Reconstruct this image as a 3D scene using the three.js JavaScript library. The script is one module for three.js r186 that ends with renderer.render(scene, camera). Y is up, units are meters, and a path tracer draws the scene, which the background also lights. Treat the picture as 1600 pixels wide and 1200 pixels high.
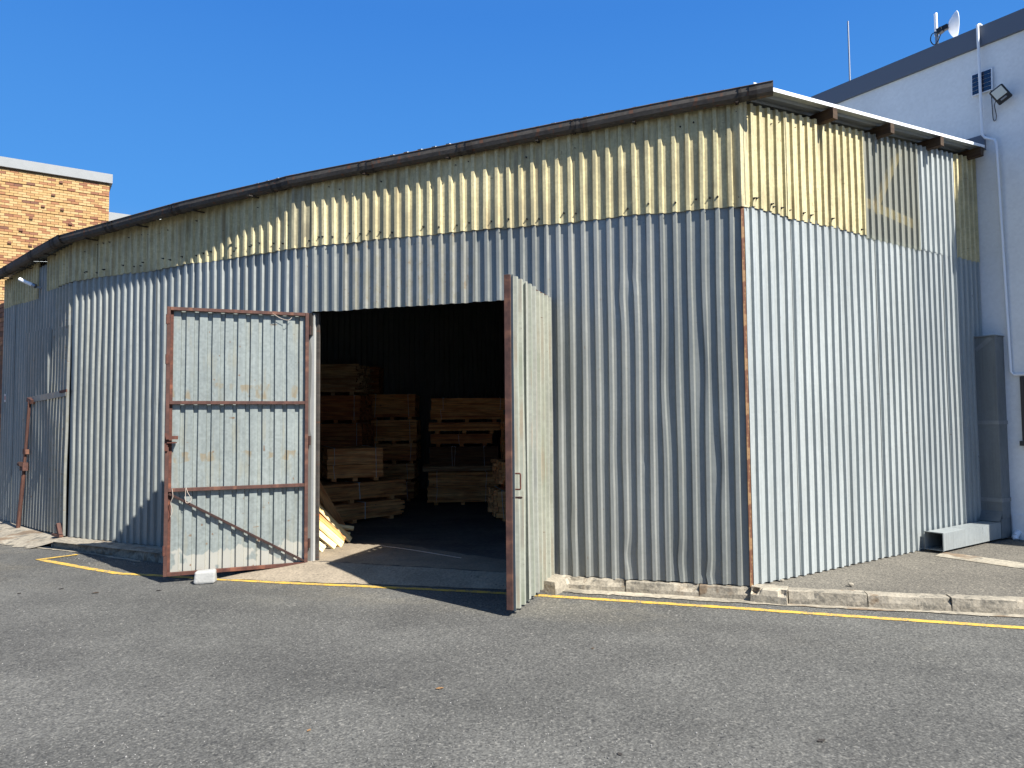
import * as THREE from 'three';
import { RoundedBoxGeometry } from 'three/addons/geometries/RoundedBoxGeometry.js';
import { mergeGeometries } from 'three/addons/utils/BufferGeometryUtils.js';

// ---------------------------------------------------------------- camera, sky, sun, exposure
const scene = new THREE.Scene();
const camera = new THREE.PerspectiveCamera(2 * Math.atan(600 / 1120) * 180 / Math.PI, 4 / 3, 0.05, 900);
camera.position.set(0, 1.6, 0);
camera.rotation.order = 'YXZ';
camera.rotation.set(2.9 * Math.PI / 180, 0, -0.5 * Math.PI / 180);
const renderer = new THREE.WebGLRenderer({ antialias: true });
renderer.toneMapping = THREE.LinearToneMapping;
const EXPOSURE = 2.25;
renderer.toneMappingExposure = EXPOSURE;
renderer.shadowMap.enabled = true;
renderer.shadowMap.type = THREE.PCFSoftShadowMap;
const SUN = new THREE.Vector3(0.513, 0.719, 0.468).normalize();
{ // clear blue sky: one smooth gradient by height, a little paler round the sun
  const w = 512, h = 256, d = new Float32Array(w * h * 4);
  const stops = [[-1, .16, .15, .14], [-.03, .2, .2, .2], [0, .62, .70, .82], [.12, .27, .50, .90], [.26, .092, .35, .86], [.5, .052, .24, .73], [1, .07, .19, .48]];
  for (let j = 0; j < h; j++) for (let i = 0; i < w; i++) {
    const th = (i + .5) / w * 2 * Math.PI - Math.PI, ph = ((j + .5) / h - .5) * Math.PI, y = Math.sin(ph);
    const dx = Math.cos(th) * Math.cos(ph), dz = Math.sin(th) * Math.cos(ph);
    let k = 0; while (k < stops.length - 2 && y > stops[k + 1][0]) k++;
    const a = stops[k], b = stops[k + 1], t = THREE.MathUtils.clamp((y - a[0]) / (b[0] - a[0]), 0, 1);
    const mu = Math.max(0, dx * SUN.x + y * SUN.y + dz * SUN.z), g = y > 0 ? .5 * mu ** 14 + .25 * mu ** 4 : 0;
    const o = (j * w + i) * 4;
    for (let c = 0; c < 3; c++) d[o + c] = (a[c + 1] + (b[c + 1] - a[c + 1]) * t + g * [.8, .85, .9][c]) / EXPOSURE;
    d[o + 3] = 1;
  }
  const sky = new THREE.DataTexture(d, w, h, THREE.RGBAFormat, THREE.FloatType);
  sky.mapping = THREE.EquirectangularReflectionMapping; sky.magFilter = sky.minFilter = THREE.LinearFilter; sky.needsUpdate = true;
  scene.background = sky; scene.environment = sky;
}
const sun = new THREE.DirectionalLight(new THREE.Color(1, .965, .91), 5);
sun.position.copy(SUN).multiplyScalar(45).add(new THREE.Vector3(-2, 0, -10));
sun.target.position.set(-2, 0, -10);
sun.castShadow = true; sun.shadow.mapSize.set(4096, 4096); sun.shadow.radius = 1;
Object.assign(sun.shadow.camera, { left: -24, right: 24, top: 24, bottom: -24, near: 1, far: 110 });
scene.add(sun, sun.target);

// ---------------------------------------------------------------- small tools
let seed = 1234567;
function rnd() { seed = (seed + 0x6D2B79F5) | 0; let t = Math.imul(seed ^ (seed >>> 15), 1 | seed); t = (t + Math.imul(t ^ (t >>> 7), 61 | t)) ^ t; return ((t ^ (t >>> 14)) >>> 0) / 4294967296; }
const rr = (a, b) => a + (b - a) * rnd();
const pick = (a) => a[Math.floor(rnd() * a.length)];
function hash(x, y, s) { let h = Math.imul(x, 374761393) ^ Math.imul(y, 668265263) ^ Math.imul(s, 1274126177); h = Math.imul(h ^ (h >>> 13), 1274126177); return ((h ^ (h >>> 16)) >>> 0) / 4294967296; }
const sm = (t) => t * t * (3 - 2 * t);
function pn(x, y, px, py, s) { // tiling value noise 0..1
  const xi = Math.floor(x), yi = Math.floor(y), fx = sm(x - xi), fy = sm(y - yi);
  const m = (a, p) => ((a % p) + p) % p;
  const x0 = m(xi, px), x1 = m(xi + 1, px), y0 = m(yi, py), y1 = m(yi + 1, py);
  const a = hash(x0, y0, s), b = hash(x1, y0, s), c = hash(x0, y1, s), d = hash(x1, y1, s);
  return a + (b - a) * fx + (c - a) * fy + (a - b - c + d) * fx * fy;
}
function fbm(u, v, fx, fy, oct, s) { let a = 0, k = .5, n = 0; for (let i = 0; i < oct; i++) { a += k * pn(u * fx, v * fy, fx, fy, s + i); n += k; k *= .5; fx *= 2; fy *= 2; } return a / n; }
const nz = (x, y, s) => pn(x + 512, y + 512, 100003, 100003, s);
const cl = THREE.MathUtils.clamp, sst = THREE.MathUtils.smoothstep;
function tex(n, fn, srgb = true) {
  const d = new Uint8Array(n * n * 4);
  for (let j = 0; j < n; j++) for (let i = 0; i < n; i++) { const c = fn(i / n, j / n), o = (j * n + i) * 4; d[o] = cl(c[0], 0, 255); d[o + 1] = cl(c[1], 0, 255); d[o + 2] = cl(c[2], 0, 255); d[o + 3] = 255; }
  const t = new THREE.DataTexture(d, n, n); t.wrapS = t.wrapT = THREE.RepeatWrapping; t.magFilter = THREE.LinearFilter; t.minFilter = THREE.LinearMipmapLinearFilter; t.generateMipmaps = true;
  if (srgb) t.colorSpace = THREE.SRGBColorSpace; t.needsUpdate = true; return t;
}
const mix = (a, b, t) => [a[0] + (b[0] - a[0]) * t, a[1] + (b[1] - a[1]) * t, a[2] + (b[2] - a[2]) * t];

// ---------------------------------------------------------------- materials (colour maps cover the number of metres given)
const spots = (u, v, f, s, lim) => { const n = pn(u * f, v * f, f, f, s); return sst(n, lim, 1); };
const T = {};
T.galv = tex(1024, (u, v) => { // 2 m : zinc spangle, upright streaks, dull dirt runs, a few rust freckles
  const sp = fbm(u, v, 96, 96, 2, 3), st = fbm(u, v, 120, 3, 3, 11), st2 = fbm(u, v, 34, 2, 3, 17), bl = fbm(u, v, 5, 4, 4, 23);
  let g = 192 + (sp - .5) * 12 + (st - .5) * 26 + (bl - .5) * 26;
  let c = [g * .985, g, g * 1.005];
  c = mix(c, [176, 168, 146], .28 * sst(st2, .58, .8) * sst(bl, .3, .7));
  c = mix(c, [146, 148, 148], .4 * sst(st, .62, .85));
  c = mix(c, [150, 104, 70], .8 * spots(u, v, 90, 41, .975));
  return c;
});
T.zinc = tex(1024, (u, v) => { // 2 m : newer, cleaner zinc sheet
  const sp = fbm(u, v, 96, 96, 2, 503), st = fbm(u, v, 150, 2, 3, 511), bl = fbm(u, v, 4, 2, 4, 523); const g = 198 + (sp - .5) * 10 + (st - .5) * 24 + (bl - .5) * 18; let c = [g * .985, g, g * 1.01];
  return mix(c, [150, 108, 78], .85 * spots(u, v, 80, 541, .985));
});
T.galvR = tex(512, (u, v) => { const n = fbm(u, v, 60, 30, 3, 5), b = fbm(u, v, 8, 3, 3, 7); const r = 118 + (n - .5) * 70 + (b - .5) * 80; return [0, r, 0]; }, false);
T.galvB = tex(512, (u, v) => { const n = fbm(u, v, 5, 7, 4, 61); return [n * 255, n * 255, n * 255]; }, false);
T.grime = tex(1024, (u, v) => { // 2 m : same sheet with splashed earth near the foot (speckled stain)
  const sp = fbm(u, v, 96, 96, 2, 3), st = fbm(u, v, 110, 3, 3, 12), bl = fbm(u, v, 5, 4, 4, 29), sp2 = fbm(u, v, 60, 24, 4, 31);
  let g = 186 + (sp - .5) * 14 + (st - .5) * 30 + (bl - .5) * 28; let c = [g, g, g * .985];
  c = mix(c, [168, 162, 140], .3 * sst(sp2 + bl * .4, .66, .9));
  c = mix(c, [146, 104, 70], .3 * sst(fbm(u, v, 70, 40, 4, 47), .72, .82));
  return c;
});
T.frp = tex(1024, (u, v) => { // 2 m : yellowed glass-fibre sheet, brown dirt, fibres
  const f = fbm(u, v, 130, 20, 3, 71), b = fbm(u, v, 6, 5, 4, 73), st = fbm(u, v, 64, 3, 3, 79), sp = fbm(u, v, 110, 110, 2, 83);
  let c = mix([228, 216, 174], [208, 197, 156], b); const k = 1 + (f - .5) * .2 + (sp - .5) * .16; c = [c[0] * k, c[1] * k, c[2] * k];
  c = mix(c, [160, 144, 112], .6 * sst(st, .52, .8) * sst(b, .25, .7));
  c = mix(c, [158, 148, 120], .4 * sst(fbm(u, v, 9, 5, 4, 89), .55, .75));
  c = mix(c, [92, 74, 52], .7 * spots(u, v, 70, 97, .97));
  return c;
});
T.asph = tex(2048, (u, v) => { // 4 m : worn asphalt, pale and dark chippings in grey binder
  const a = pn(u * 620, v * 620, 620, 620, 101), b = pn(u * 330, v * 330, 330, 330, 103), m = fbm(u, v, 9, 9, 5, 107), d = fbm(u, v, 3, 3, 3, 109);
  let g = 92 + (m - .5) * 26 + (d - .5) * 14 + (a - .5) * 42 + (b - .5) * 24;
  let c = [g * 1.01, g, g * .945];
  c = mix(c, [150, 146, 136], .7 * sst(b, .83, .97)); c = mix(c, [144, 141, 133], .6 * sst(a, .84, .98)); c = mix(c, [40, 40, 41], .6 * sst(1 - b, .86, .98));
  return c;
});
T.asphB = tex(1024, (u, v) => { const a = pn(u * 310, v * 310, 310, 310, 101), b = pn(u * 165, v * 165, 165, 165, 103); const g = 255 * (.5 * a + .5 * b); return [g, g, g]; }, false);
T.conc = tex(1024, (u, v) => { // 2 m : weathered concrete
  const a = fbm(u, v, 6, 6, 5, 131), p = pn(u * 160, v * 160, 160, 160, 137), q = fbm(u, v, 90, 90, 2, 139);
  const g = 176 + (a - .5) * 60 + (q - .5) * 46; let c = [g, g * .955, g * .87];
  c = mix(c, [86, 80, 72], .75 * sst(p, .86, .98)); c = mix(c, [112, 84, 58], .55 * sst(fbm(u, v, 8, 8, 4, 149), .6, .76)); c = mix(c, [98, 96, 90], .5 * sst(fbm(u, v, 20, 20, 4, 151), .6, .74));
  return c;
});
T.concB = tex(512, (u, v) => { const g = 255 * (.5 * fbm(u, v, 50, 50, 3, 153) + .5 * fbm(u, v, 8, 8, 4, 157)); return [g, g, g]; }, false);
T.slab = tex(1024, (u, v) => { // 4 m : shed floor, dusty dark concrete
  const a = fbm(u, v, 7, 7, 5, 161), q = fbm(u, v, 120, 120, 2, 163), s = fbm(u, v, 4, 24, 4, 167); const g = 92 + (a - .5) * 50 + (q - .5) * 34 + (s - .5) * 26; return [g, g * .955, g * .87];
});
T.rust = tex(512, (u, v) => { // 1 m : red oxide paint going to rust
  const a = fbm(u, v, 6, 10, 5, 171), b = fbm(u, v, 40, 40, 3, 173), s = fbm(u, v, 14, 4, 4, 177); let c = mix([68, 44, 37], [92, 58, 46], a); const k = 1 + (b - .5) * .4; c = [c[0] * k, c[1] * k, c[2] * k];
  c = mix(c, [140, 96, 70], .5 * sst(s, .6, .8)); c = mix(c, [60, 34, 28], .6 * sst(1 - s, .6, .78)); return c;
});
T.corner = tex(512, (u, v) => { const a = fbm(u, v, 8, 12, 4, 181), b = fbm(u, v, 3, 5, 4, 183); let c = mix([158, 122, 82], [116, 74, 50], sst(a, .36, .58)); return mix(c, [84, 42, 30], .8 * sst(b, .58, .7)); });
T.wood = tex(512, (u, v) => { // 1 m along u : sawn softwood, grain along x
  const w = fbm(u, v, 3, 26, 4, 191), f = fbm(u, v, 10, 120, 3, 193), k = fbm(u, v, 3, 5, 3, 197); let c = mix([232, 176, 114], [192, 128, 76], sst(w, .35, .7)); const q = 1 + (f - .5) * .34 + (k - .5) * .2; c = [c[0] * q, c[1] * q, c[2] * q];
  return mix(c, [92, 56, 34], .8 * spots(u, v, 9, 199, .94));
});
T.paint = tex(1024, (u, v) => { // 2 m : old cream paint on ribbed sheet, upright stains
  const a = fbm(u, v, 60, 3, 4, 401), b = fbm(u, v, 6, 4, 4, 403), q = fbm(u, v, 110, 90, 2, 407), s = fbm(u, v, 90, 4, 3, 409); const k = 1 + (q - .5) * .12 + (b - .5) * .16; let c = [220 * k, 222 * k, 210 * k];
  c = mix(c, [190, 198, 176], .6 * sst(a, .5, .75)); c = mix(c, [214, 186, 160], .55 * sst(s, .58, .8)); c = mix(c, [176, 178, 176], .5 * sst(1 - a, .6, .8)); return mix(c, [130, 96, 72], .8 * spots(u, v, 90, 411, .965));
});
T.woodPale = tex(512, (u, v) => { const w = fbm(u, v, 3, 26, 4, 421), f = fbm(u, v, 10, 120, 3, 423); let c = mix([244, 222, 168], [222, 190, 126], sst(w, .35, .75)); const q = 1 + (f - .5) * .22; c = [c[0] * q, c[1] * q, c[2] * q]; return mix(c, [150, 104, 60], .7 * spots(u, v, 9, 427, .95)); });
T.sand = tex(512, (u, v) => { const a = fbm(u, v, 5, 5, 5, 431), q = fbm(u, v, 100, 100, 2, 433), p = pn(u * 90, v * 90, 90, 90, 437); const g = 158 + (a - .5) * 50 + (q - .5) * 40; return mix([g, g * .94, g * .84], [70, 62, 54], .7 * sst(p, .9, .99)); });
T.plast = tex(512, (u, v) => { const a = fbm(u, v, 5, 5, 5, 211), q = fbm(u, v, 70, 70, 2, 213); const g = 226 + (a - .5) * 16 + (q - .5) * 12; return [g * .995, g, g * .995]; });
T.gut = tex(512, (u, v) => { const a = fbm(u, v, 9, 5, 5, 221), q = fbm(u, v, 50, 30, 3, 223), s = fbm(u, v, 40, 3, 3, 227); let c = mix([56, 51, 46], [88, 82, 75], a); const k = 1 + (q - .5) * .5; c = [c[0] * k, c[1] * k, c[2] * k]; return mix(c, [112, 66, 42], .7 * sst(s, .6, .8)); });
T.yel = tex(512, (u, v) => { const a = fbm(u, v, 60, 60, 3, 231), b = fbm(u, v, 6, 6, 4, 233); let c = mix([220, 176, 62], [198, 162, 74], b); return mix(c, [112, 108, 100], .85 * sst(a + b * .5, .80, .96)); });
const std = (o) => new THREE.MeshStandardMaterial(o);
function galv(tint, map = T.galv, rough = 1) { return std({ color: new THREE.Color().setRGB(...tint), map, roughnessMap: T.galvR, roughness: rough, metalness: .24, bumpMap: T.galvB, bumpScale: .003 }); }
const BRICKS = [[184, 148, 96], [194, 162, 112], [174, 134, 88], [160, 112, 76], [140, 94, 68], [188, 154, 102], [118, 80, 62]];
const M = {
  galv: [galv([.53, .535, .485]), galv([.59, .585, .53]), galv([.49, .495, .45]), galv([.555, .56, .505]), galv([.60, .595, .53], T.grime), galv([.515, .53, .49], T.zinc)],
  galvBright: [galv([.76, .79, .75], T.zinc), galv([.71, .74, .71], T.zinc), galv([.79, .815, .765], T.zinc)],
    painted: [std({ color: new THREE.Color().setRGB(.47, .475, .44), map: T.paint, roughness: .6 }), std({ color: new THREE.Color().setRGB(.47, .47, .45), map: T.paint, roughness: .6 }), std({ color: new THREE.Color().setRGB(.46, .455, .41), map: T.paint, roughness: .65 })],
  frp: [std({ map: T.frp, roughness: .62, color: new THREE.Color().setRGB(.76, .745, .68) }), std({ map: T.frp, roughness: .6, color: new THREE.Color().setRGB(.82, .80, .73) }), std({ map: T.frp, roughness: .65, color: new THREE.Color().setRGB(.72, .715, .65) })],
  frpGrey: std({ map: T.frp, roughness: .6, color: new THREE.Color().setRGB(.52, .53, .54) }),
  clear: new THREE.MeshPhysicalMaterial({ color: new THREE.Color().setRGB(.8, .8, .68), roughness: .32, transmission: .66, thickness: 0, map: T.plast }),
  asphalt: std({ map: T.asph, roughness: .93, bumpMap: T.asphB, bumpScale: .006, vertexColors: true }),
  pave: std({ map: T.asph, roughness: .95, bumpMap: T.asphB, bumpScale: .006, color: new THREE.Color().setRGB(1.2, 1.12, 1.03), vertexColors: true }),
  conc: std({ map: T.conc, color: new THREE.Color().setRGB(.72, .7, .65), roughness: .95, bumpMap: T.concB, bumpScale: .008 }),
  concPale: std({ map: T.conc, roughness: .95, color: new THREE.Color().setRGB(.8, .78, .72), bumpMap: T.concB, bumpScale: .006 }),
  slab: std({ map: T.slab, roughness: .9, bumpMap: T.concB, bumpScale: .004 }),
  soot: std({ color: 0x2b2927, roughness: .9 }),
  rust: std({ map: T.rust, roughness: .8, bumpMap: T.concB, bumpScale: .0015 }),
  rustDark: std({ map: T.rust, roughness: .85, color: new THREE.Color().setRGB(.45, .42, .42) }),
  rustOrange: std({ map: T.rust, roughness: .85, color: new THREE.Color().setRGB(1.15, .95, .85) }),
  corner: std({ map: T.corner, roughness: .8 }),
  wood: [std({ map: T.wood, roughness: .85 }), std({ map: T.wood, roughness: .85, color: new THREE.Color().setRGB(.8, .74, .68) }), std({ map: T.wood, roughness: .85, color: new THREE.Color().setRGB(.92, .82, .7) })],
  woodGrey: [std({ map: T.wood, roughness: .9, color: new THREE.Color().setRGB(.56, .72, .98) }), std({ map: T.wood, roughness: .9, color: new THREE.Color().setRGB(.46, .58, .8) })],
  woodRed: [std({ map: T.wood, roughness: .85, color: new THREE.Color().setRGB(.6, .42, .34) }), std({ map: T.wood, roughness: .85, color: new THREE.Color().setRGB(.52, .38, .31) })],
  woodDark: [std({ map: T.wood, roughness: .9, color: new THREE.Color().setRGB(.16, .15, .17) }), std({ map: T.wood, roughness: .9, color: new THREE.Color().setRGB(.2, .18, .19) })],
  woodFresh: [std({ map: T.woodPale, roughness: .75 }), std({ map: T.woodPale, roughness: .75, color: new THREE.Color().setRGB(.9, .84, .7) }), std({ map: T.woodPale, roughness: .75, color: new THREE.Color().setRGB(1, 1, 1) })],
  apron: std({ map: T.sand, color: new THREE.Color().setRGB(.8, .755, .69), roughness: .95, bumpMap: T.concB, bumpScale: .004 }),
  sand: std({ map: T.sand, color: new THREE.Color().setRGB(.74, .69, .62), roughness: .95, bumpMap: T.concB, bumpScale: .005 }),
  post: std({ map: T.plast, roughness: .6, color: new THREE.Color().setRGB(.56, .55, .51) }),
  beam: std({ map: T.wood, roughness: .9, color: new THREE.Color().setRGB(.085, .095, .115) }),
  plaster: std({ map: T.plast, roughness: .9, color: new THREE.Color().setRGB(.95, .95, .95), bumpMap: T.concB, bumpScale: .0002 }),
  fascia: std({ color: 0x5b616c, roughness: .55 }),
  gutter: std({ map: T.gut, roughness: .75, metalness: .1 }),
  gutterDark: std({ map: T.gut, roughness: .85, color: new THREE.Color().setRGB(.5, .45, .42) }),
  white: std({ color: 0xe6e8ea, roughness: .45 }),
  pvc: std({ color: 0xdcdfe3, roughness: .4 }),
  black: std({ color: 0x1b1c1f, roughness: .5 }),
  rubber: std({ color: 0x161719, roughness: .8 }),
  steel: std({ color: 0x9a9ea3, roughness: .4, metalness: .7 }),
  strap: std({ color: 0xcfd2d4, roughness: .4 }),
  lens: std({ color: 0xd8ddd6, roughness: .15 }),
  cell: new THREE.MeshPhysicalMaterial({ color: 0x141a33, roughness: .25, clearcoat: 1, clearcoatRoughness: .05 }),
  glass: new THREE.MeshPhysicalMaterial({ color: 0x20242a, roughness: .08, clearcoat: 1 }),
  frame: std({ color: 0x3a3634, roughness: .6 }),
  yellow: std({ map: T.yel, roughness: .8 }),
  duct: [galv([.7, .73, .71]), galv([.36, .38, .38]), galv([.5, .52, .52])],
  stone: std({ map: T.plast, roughness: .95, color: new THREE.Color().setRGB(.52, .51, .48), bumpMap: T.concB, bumpScale: .004 }),
  brick: BRICKS.map((c) => std({ color: new THREE.Color(`rgb(${c})`), roughness: .9, bumpMap: T.concB, bumpScale: .002 })),
  brickV: std({ vertexColors: true, roughness: .9 }),
  mortar: std({ color: 0x7d6850, roughness: .95 }),
  coping: std({ map: T.plast, color: new THREE.Color().setRGB(.40, .41, .41), roughness: .8 }),
  cord: std({ color: 0xb9aa9a, roughness: .7 }),
  leaf: [std({ color: 0x4a3b2c, roughness: .9 }), std({ color: 0x35302b, roughness: .9 }), std({ color: 0x8c6a44, roughness: .9 })],
  gravel: std({ color: 0xffffff, roughness: .95 }),
  sticker: std({ color: 0xd9d2cc, roughness: .5 }), stickerRed: std({ color: 0xb04a3c, roughness: .5 }),
};

// base colours of everything but plaster, paint trim and timber, set to the strength of the sun used above
for (const [k, v] of Object.entries(M)) if (!/^(plaster|fascia|wood|pvc|white|strap|glass|cell)/.test(k)) for (const m of Array.isArray(v) ? v : [v]) m.color.multiplyScalar(.815);
// ---------------------------------------------------------------- scene-graph helpers: geometry is written in world metres, each group sits at its base
const taken = {}, base = new Map();
function numbered(n) { const k = taken[n] = (taken[n] ?? -1) + 1; return k ? `${n}_${String(k).padStart(3, '0')}` : n; }
function shade(m) { m.castShadow = m.receiveShadow = true; return m; }
function thing(name, label, category, p, group) { const g = new THREE.Group(); g.name = numbered(name); g.position.set(...p); base.set(g, new THREE.Vector3(...p)); g.userData = { label, category }; if (group) g.userData.group = group; scene.add(g); return g; }
function sub(parent, name, p, label) { const g = new THREE.Group(); g.name = name; const b = new THREE.Vector3(...p); g.position.copy(b).sub(base.get(parent)); base.set(g, b); if (label) g.userData.label = label; parent.add(g); return g; }
function part(parent, name, geo, mat, label) { // geo or list of geos, world metres
  if (Array.isArray(geo)) geo = mergeGeometries(geo.map((g) => { g = g.index ? g.toNonIndexed() : g; for (const k of Object.keys(g.attributes)) if (!['position', 'normal', 'uv', 'color'].includes(k)) g.deleteAttribute(k); return g; }));
  const b = base.get(parent); geo.translate(-b.x, -b.y, -b.z);
  const m = shade(new THREE.Mesh(geo, mat)); m.name = name; base.set(m, b); if (label) m.userData.label = label; parent.add(m); return m;
}
function subpart(parent, name, geo, mat, label) { return part(parent, name, geo, mat, label); }
function single(name, label, category, geo, mat, p, group) { if (Array.isArray(geo)) geo = mergeGeometries(geo.map((g) => g.index ? g.toNonIndexed() : g)); geo.translate(-p[0], -p[1], -p[2]); const m = shade(new THREE.Mesh(geo, mat)); m.name = numbered(name); m.position.set(...p); m.userData = { label, category }; if (group) m.userData.group = group; scene.add(m); return m; }
function structure(name, geo, mat, label) { const m = shade(new THREE.Mesh(geo, mat)); m.name = numbered(name); m.userData = { kind: 'structure', label, category: name.replace(/_/g, ' ') }; scene.add(m); base.set(m, new THREE.Vector3()); return m; }
function triUV(g, s, du = 0, dv = 0) { // uv in metres / s from the dominant axis; x keeps running along u
  const p = g.attributes.position, n = g.attributes.normal, uv = new Float32Array(p.count * 2);
  for (let i = 0; i < p.count; i++) { const ax = Math.abs(n.getX(i)), ay = Math.abs(n.getY(i)), az = Math.abs(n.getZ(i)); let a, b; if (ay >= ax && ay >= az) { a = p.getX(i); b = p.getZ(i); } else if (az >= ax) { a = p.getX(i); b = p.getY(i); } else { a = p.getZ(i); b = p.getY(i); } uv[2 * i] = a / s + du; uv[2 * i + 1] = b / s + dv; }
  g.setAttribute('uv', new THREE.BufferAttribute(uv, 2)); return g;
}
const V3 = (a) => a.isVector3 ? a : new THREE.Vector3(...a);
function frameM(o, x, y, z) { return new THREE.Matrix4().makeBasis(x, y, z).setPosition(o); }
function bar(p, q, w, h, s = 1, up = [0, 1, 0], bevel = 0) { // box from p to q, w across, h along up
  p = V3(p); q = V3(q); const L = p.distanceTo(q), x = q.clone().sub(p).normalize(); let z = new THREE.Vector3().crossVectors(x, V3(up)); if (z.lengthSq() < 1e-6) z = new THREE.Vector3(0, 0, 1); z.normalize(); const y = new THREE.Vector3().crossVectors(z, x);
  let g = bevel ? new RoundedBoxGeometry(L, h, w, 1, bevel) : new THREE.BoxGeometry(L, h, w); g = g.index ? g.toNonIndexed() : g;
  triUV(g, s, rnd() * 3, rnd() * 3); g.applyMatrix4(frameM(p.clone().add(q).multiplyScalar(.5), x, y, z)); return g;
}
function box(cx, cy, cz, sx, sy, sz, s = 1, bevel = 0) { let g = bevel ? new RoundedBoxGeometry(sx, sy, sz, 1, bevel) : new THREE.BoxGeometry(sx, sy, sz); g = g.index ? g.toNonIndexed() : g; triUV(g, s, rnd(), rnd()); g.translate(cx, cy, cz); return g; }
function tube(pts, r, n = 8, seg = 40, tension = .5) { return new THREE.TubeGeometry(new THREE.CatmullRomCurve3(pts.map(V3), false, 'catmullrom', tension), seg, r, n, false); }
function pipe(pts, r, n = 8, bend = 3) { // straight runs with short bends
  const v = pts.map(V3), path = new THREE.CurvePath(), k = bend * r;
  for (let i = 0; i < v.length - 1; i++) { const a = v[i].clone(), b = v[i + 1].clone(), d = b.clone().sub(a).normalize(); if (i > 0) a.addScaledVector(d, k); if (i < v.length - 2) b.addScaledVector(d, -k); path.add(new THREE.LineCurve3(a, b)); if (i < v.length - 2) { const d2 = v[i + 2].clone().sub(v[i + 1]).normalize(); path.add(new THREE.QuadraticBezierCurve3(b, v[i + 1], v[i + 1].clone().addScaledVector(d2, k))); } }
  return new THREE.TubeGeometry(path, 12 * v.length, r, n, false);
}
function cyl(p, q, r0, r1 = r0, n = 12) { p = V3(p); q = V3(q); const d = q.clone().sub(p), g = new THREE.CylinderGeometry(r1, r0, d.length(), n); g.applyQuaternion(new THREE.Quaternion().setFromUnitVectors(new THREE.Vector3(0, 1, 0), d.normalize())); g.translate(...p.clone().add(q).multiplyScalar(.5).toArray()); return g; }
function polygon(pts, h, s, cuts = 0) { // flat sheet from plan points (x, z)
  const sh = new THREE.Shape(pts.map(([x, z]) => new THREE.Vector2(x, -z))), g = new THREE.ShapeGeometry(sh); g.rotateX(-Math.PI / 2); g.translate(0, h, 0);
  triUV(g, s); return g;
}

// ---------------------------------------------------------------- plan of the shed
const Kx = 2.11, Kz = -6.45, DV = [.827, -.562], DW = [-.562, -.827];
const W = (v, w, h) => new THREE.Vector3(Kx + v * DV[0] + w * DW[0], h, Kz + v * DV[1] + w * DW[1]);
const vOf = (x, z) => (x - Kx) * DV[0] + (z - Kz) * DV[1];
const roofH = (v) => 4.545 + (v < 0 ? .097 : .087) * v;
function face(o, d, n) { return { o, d, n, at: (u, h, off = 0) => new THREE.Vector3(o[0] + d[0] * u + n[0] * off, h, o[1] + d[1] * u + n[1] * off), v: (u) => vOf(o[0] + d[0] * u, o[1] + d[1] * u) }; }
const B1 = [-2.405, -7.878], B2 = [-5.93, -9.631];
const F1 = face([Kx, Kz], [-.9535, -.3015], [-.3015, .9535]);
const F2 = face(B1, [-.8954, -.4453], [-.4453, .8954]);
const F3 = face(B2, [-.7547, -.6561], [-.6561, .7547]);
const FR = face([Kx, Kz], DV, [.562, .827]);
const SEAM = 3.55, FLOOR = .1;

// corrugated sheet: pitch 125 mm, narrow crowns standing out
const PITCH = .125, RIB = .027, PROF = [[0, 0], [.069, 0], [.082, 1], [.112, 1], [.125, 0]], STEEP = [[0, 0], [.074, 0], [.080, 1], [.119, 1], [.125, 0]];
function sheet(F, u0, u1, bot, top, o = {}) {
  const { off = 0, phase = 0, wave = 1, seg = 14, dents = [], flip = 1, tile = 2, wob = 0, pf = F === FR ? STEEP : PROF } = o;
  const br = [u0]; for (let k = Math.floor((u0 - phase) / PITCH) - 1; k * PITCH + phase < u1 + PITCH; k++) for (let i = 0; i < 4; i++) { const u = k * PITCH + phase + pf[i][0]; if (u > u0 + .002 && u < u1 - .002) br.push(u); } br.push(u1); br.sort((a, b) => a - b);
  const prof = (u) => { let t = (u - phase) / PITCH; t = (t - Math.floor(t)) * PITCH; for (let i = 0; i < 4; i++) if (t <= pf[i + 1][0] + 1e-9) { const a = pf[i], b = pf[i + 1]; return RIB * (a[1] + (b[1] - a[1]) * (t - a[0]) / (b[0] - a[0])); } return 0; };
  const s0 = Math.floor(rnd() * 900), du = rnd(), dvv = rnd(), pos = [], uv = [], idx = [];
  const pt = (u, t) => {
    const b = bot(u), h = b + (top(u) - b) * t; let ou = wave * .006 * (nz(u * 3, h * 1.7, s0) - .5) + wave * .007 * (nz(u * 7.3, h * .9, s0 + 5) - .5), on = prof(u) + wave * .006 * (nz(u * 2.1, h * 1.3, s0 + 1) - .5) + wob * (nz(u * 1.1, h * .7, s0 + 2) - .5);
    for (const [cu, ch, ru, rh, a, c] of dents) { const e = Math.exp(-(((u - cu) / ru) ** 2) - ((h - ch) / rh) ** 2); ou += a * e; on -= c * e; }
    const P = F.at(u + ou, h, off + flip * on); pos.push(P.x, P.y, P.z); uv.push(u / tile + du, h / tile + dvv);
  };
  for (let i = 0; i < br.length - 1; i++) { const st = pos.length / 3; for (let j = 0; j <= seg; j++) { pt(br[i], j / seg); pt(br[i + 1], j / seg); } for (let j = 0; j < seg; j++) { const a = st + 2 * j; idx.push(a, a + 1, a + 3, a, a + 3, a + 2); } }
  const g = new THREE.BufferGeometry(); g.setAttribute('position', new THREE.Float32BufferAttribute(pos, 3)); g.setAttribute('uv', new THREE.Float32BufferAttribute(uv, 2)); g.setIndex(idx); g.computeVertexNormals(); return g;
}
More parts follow.
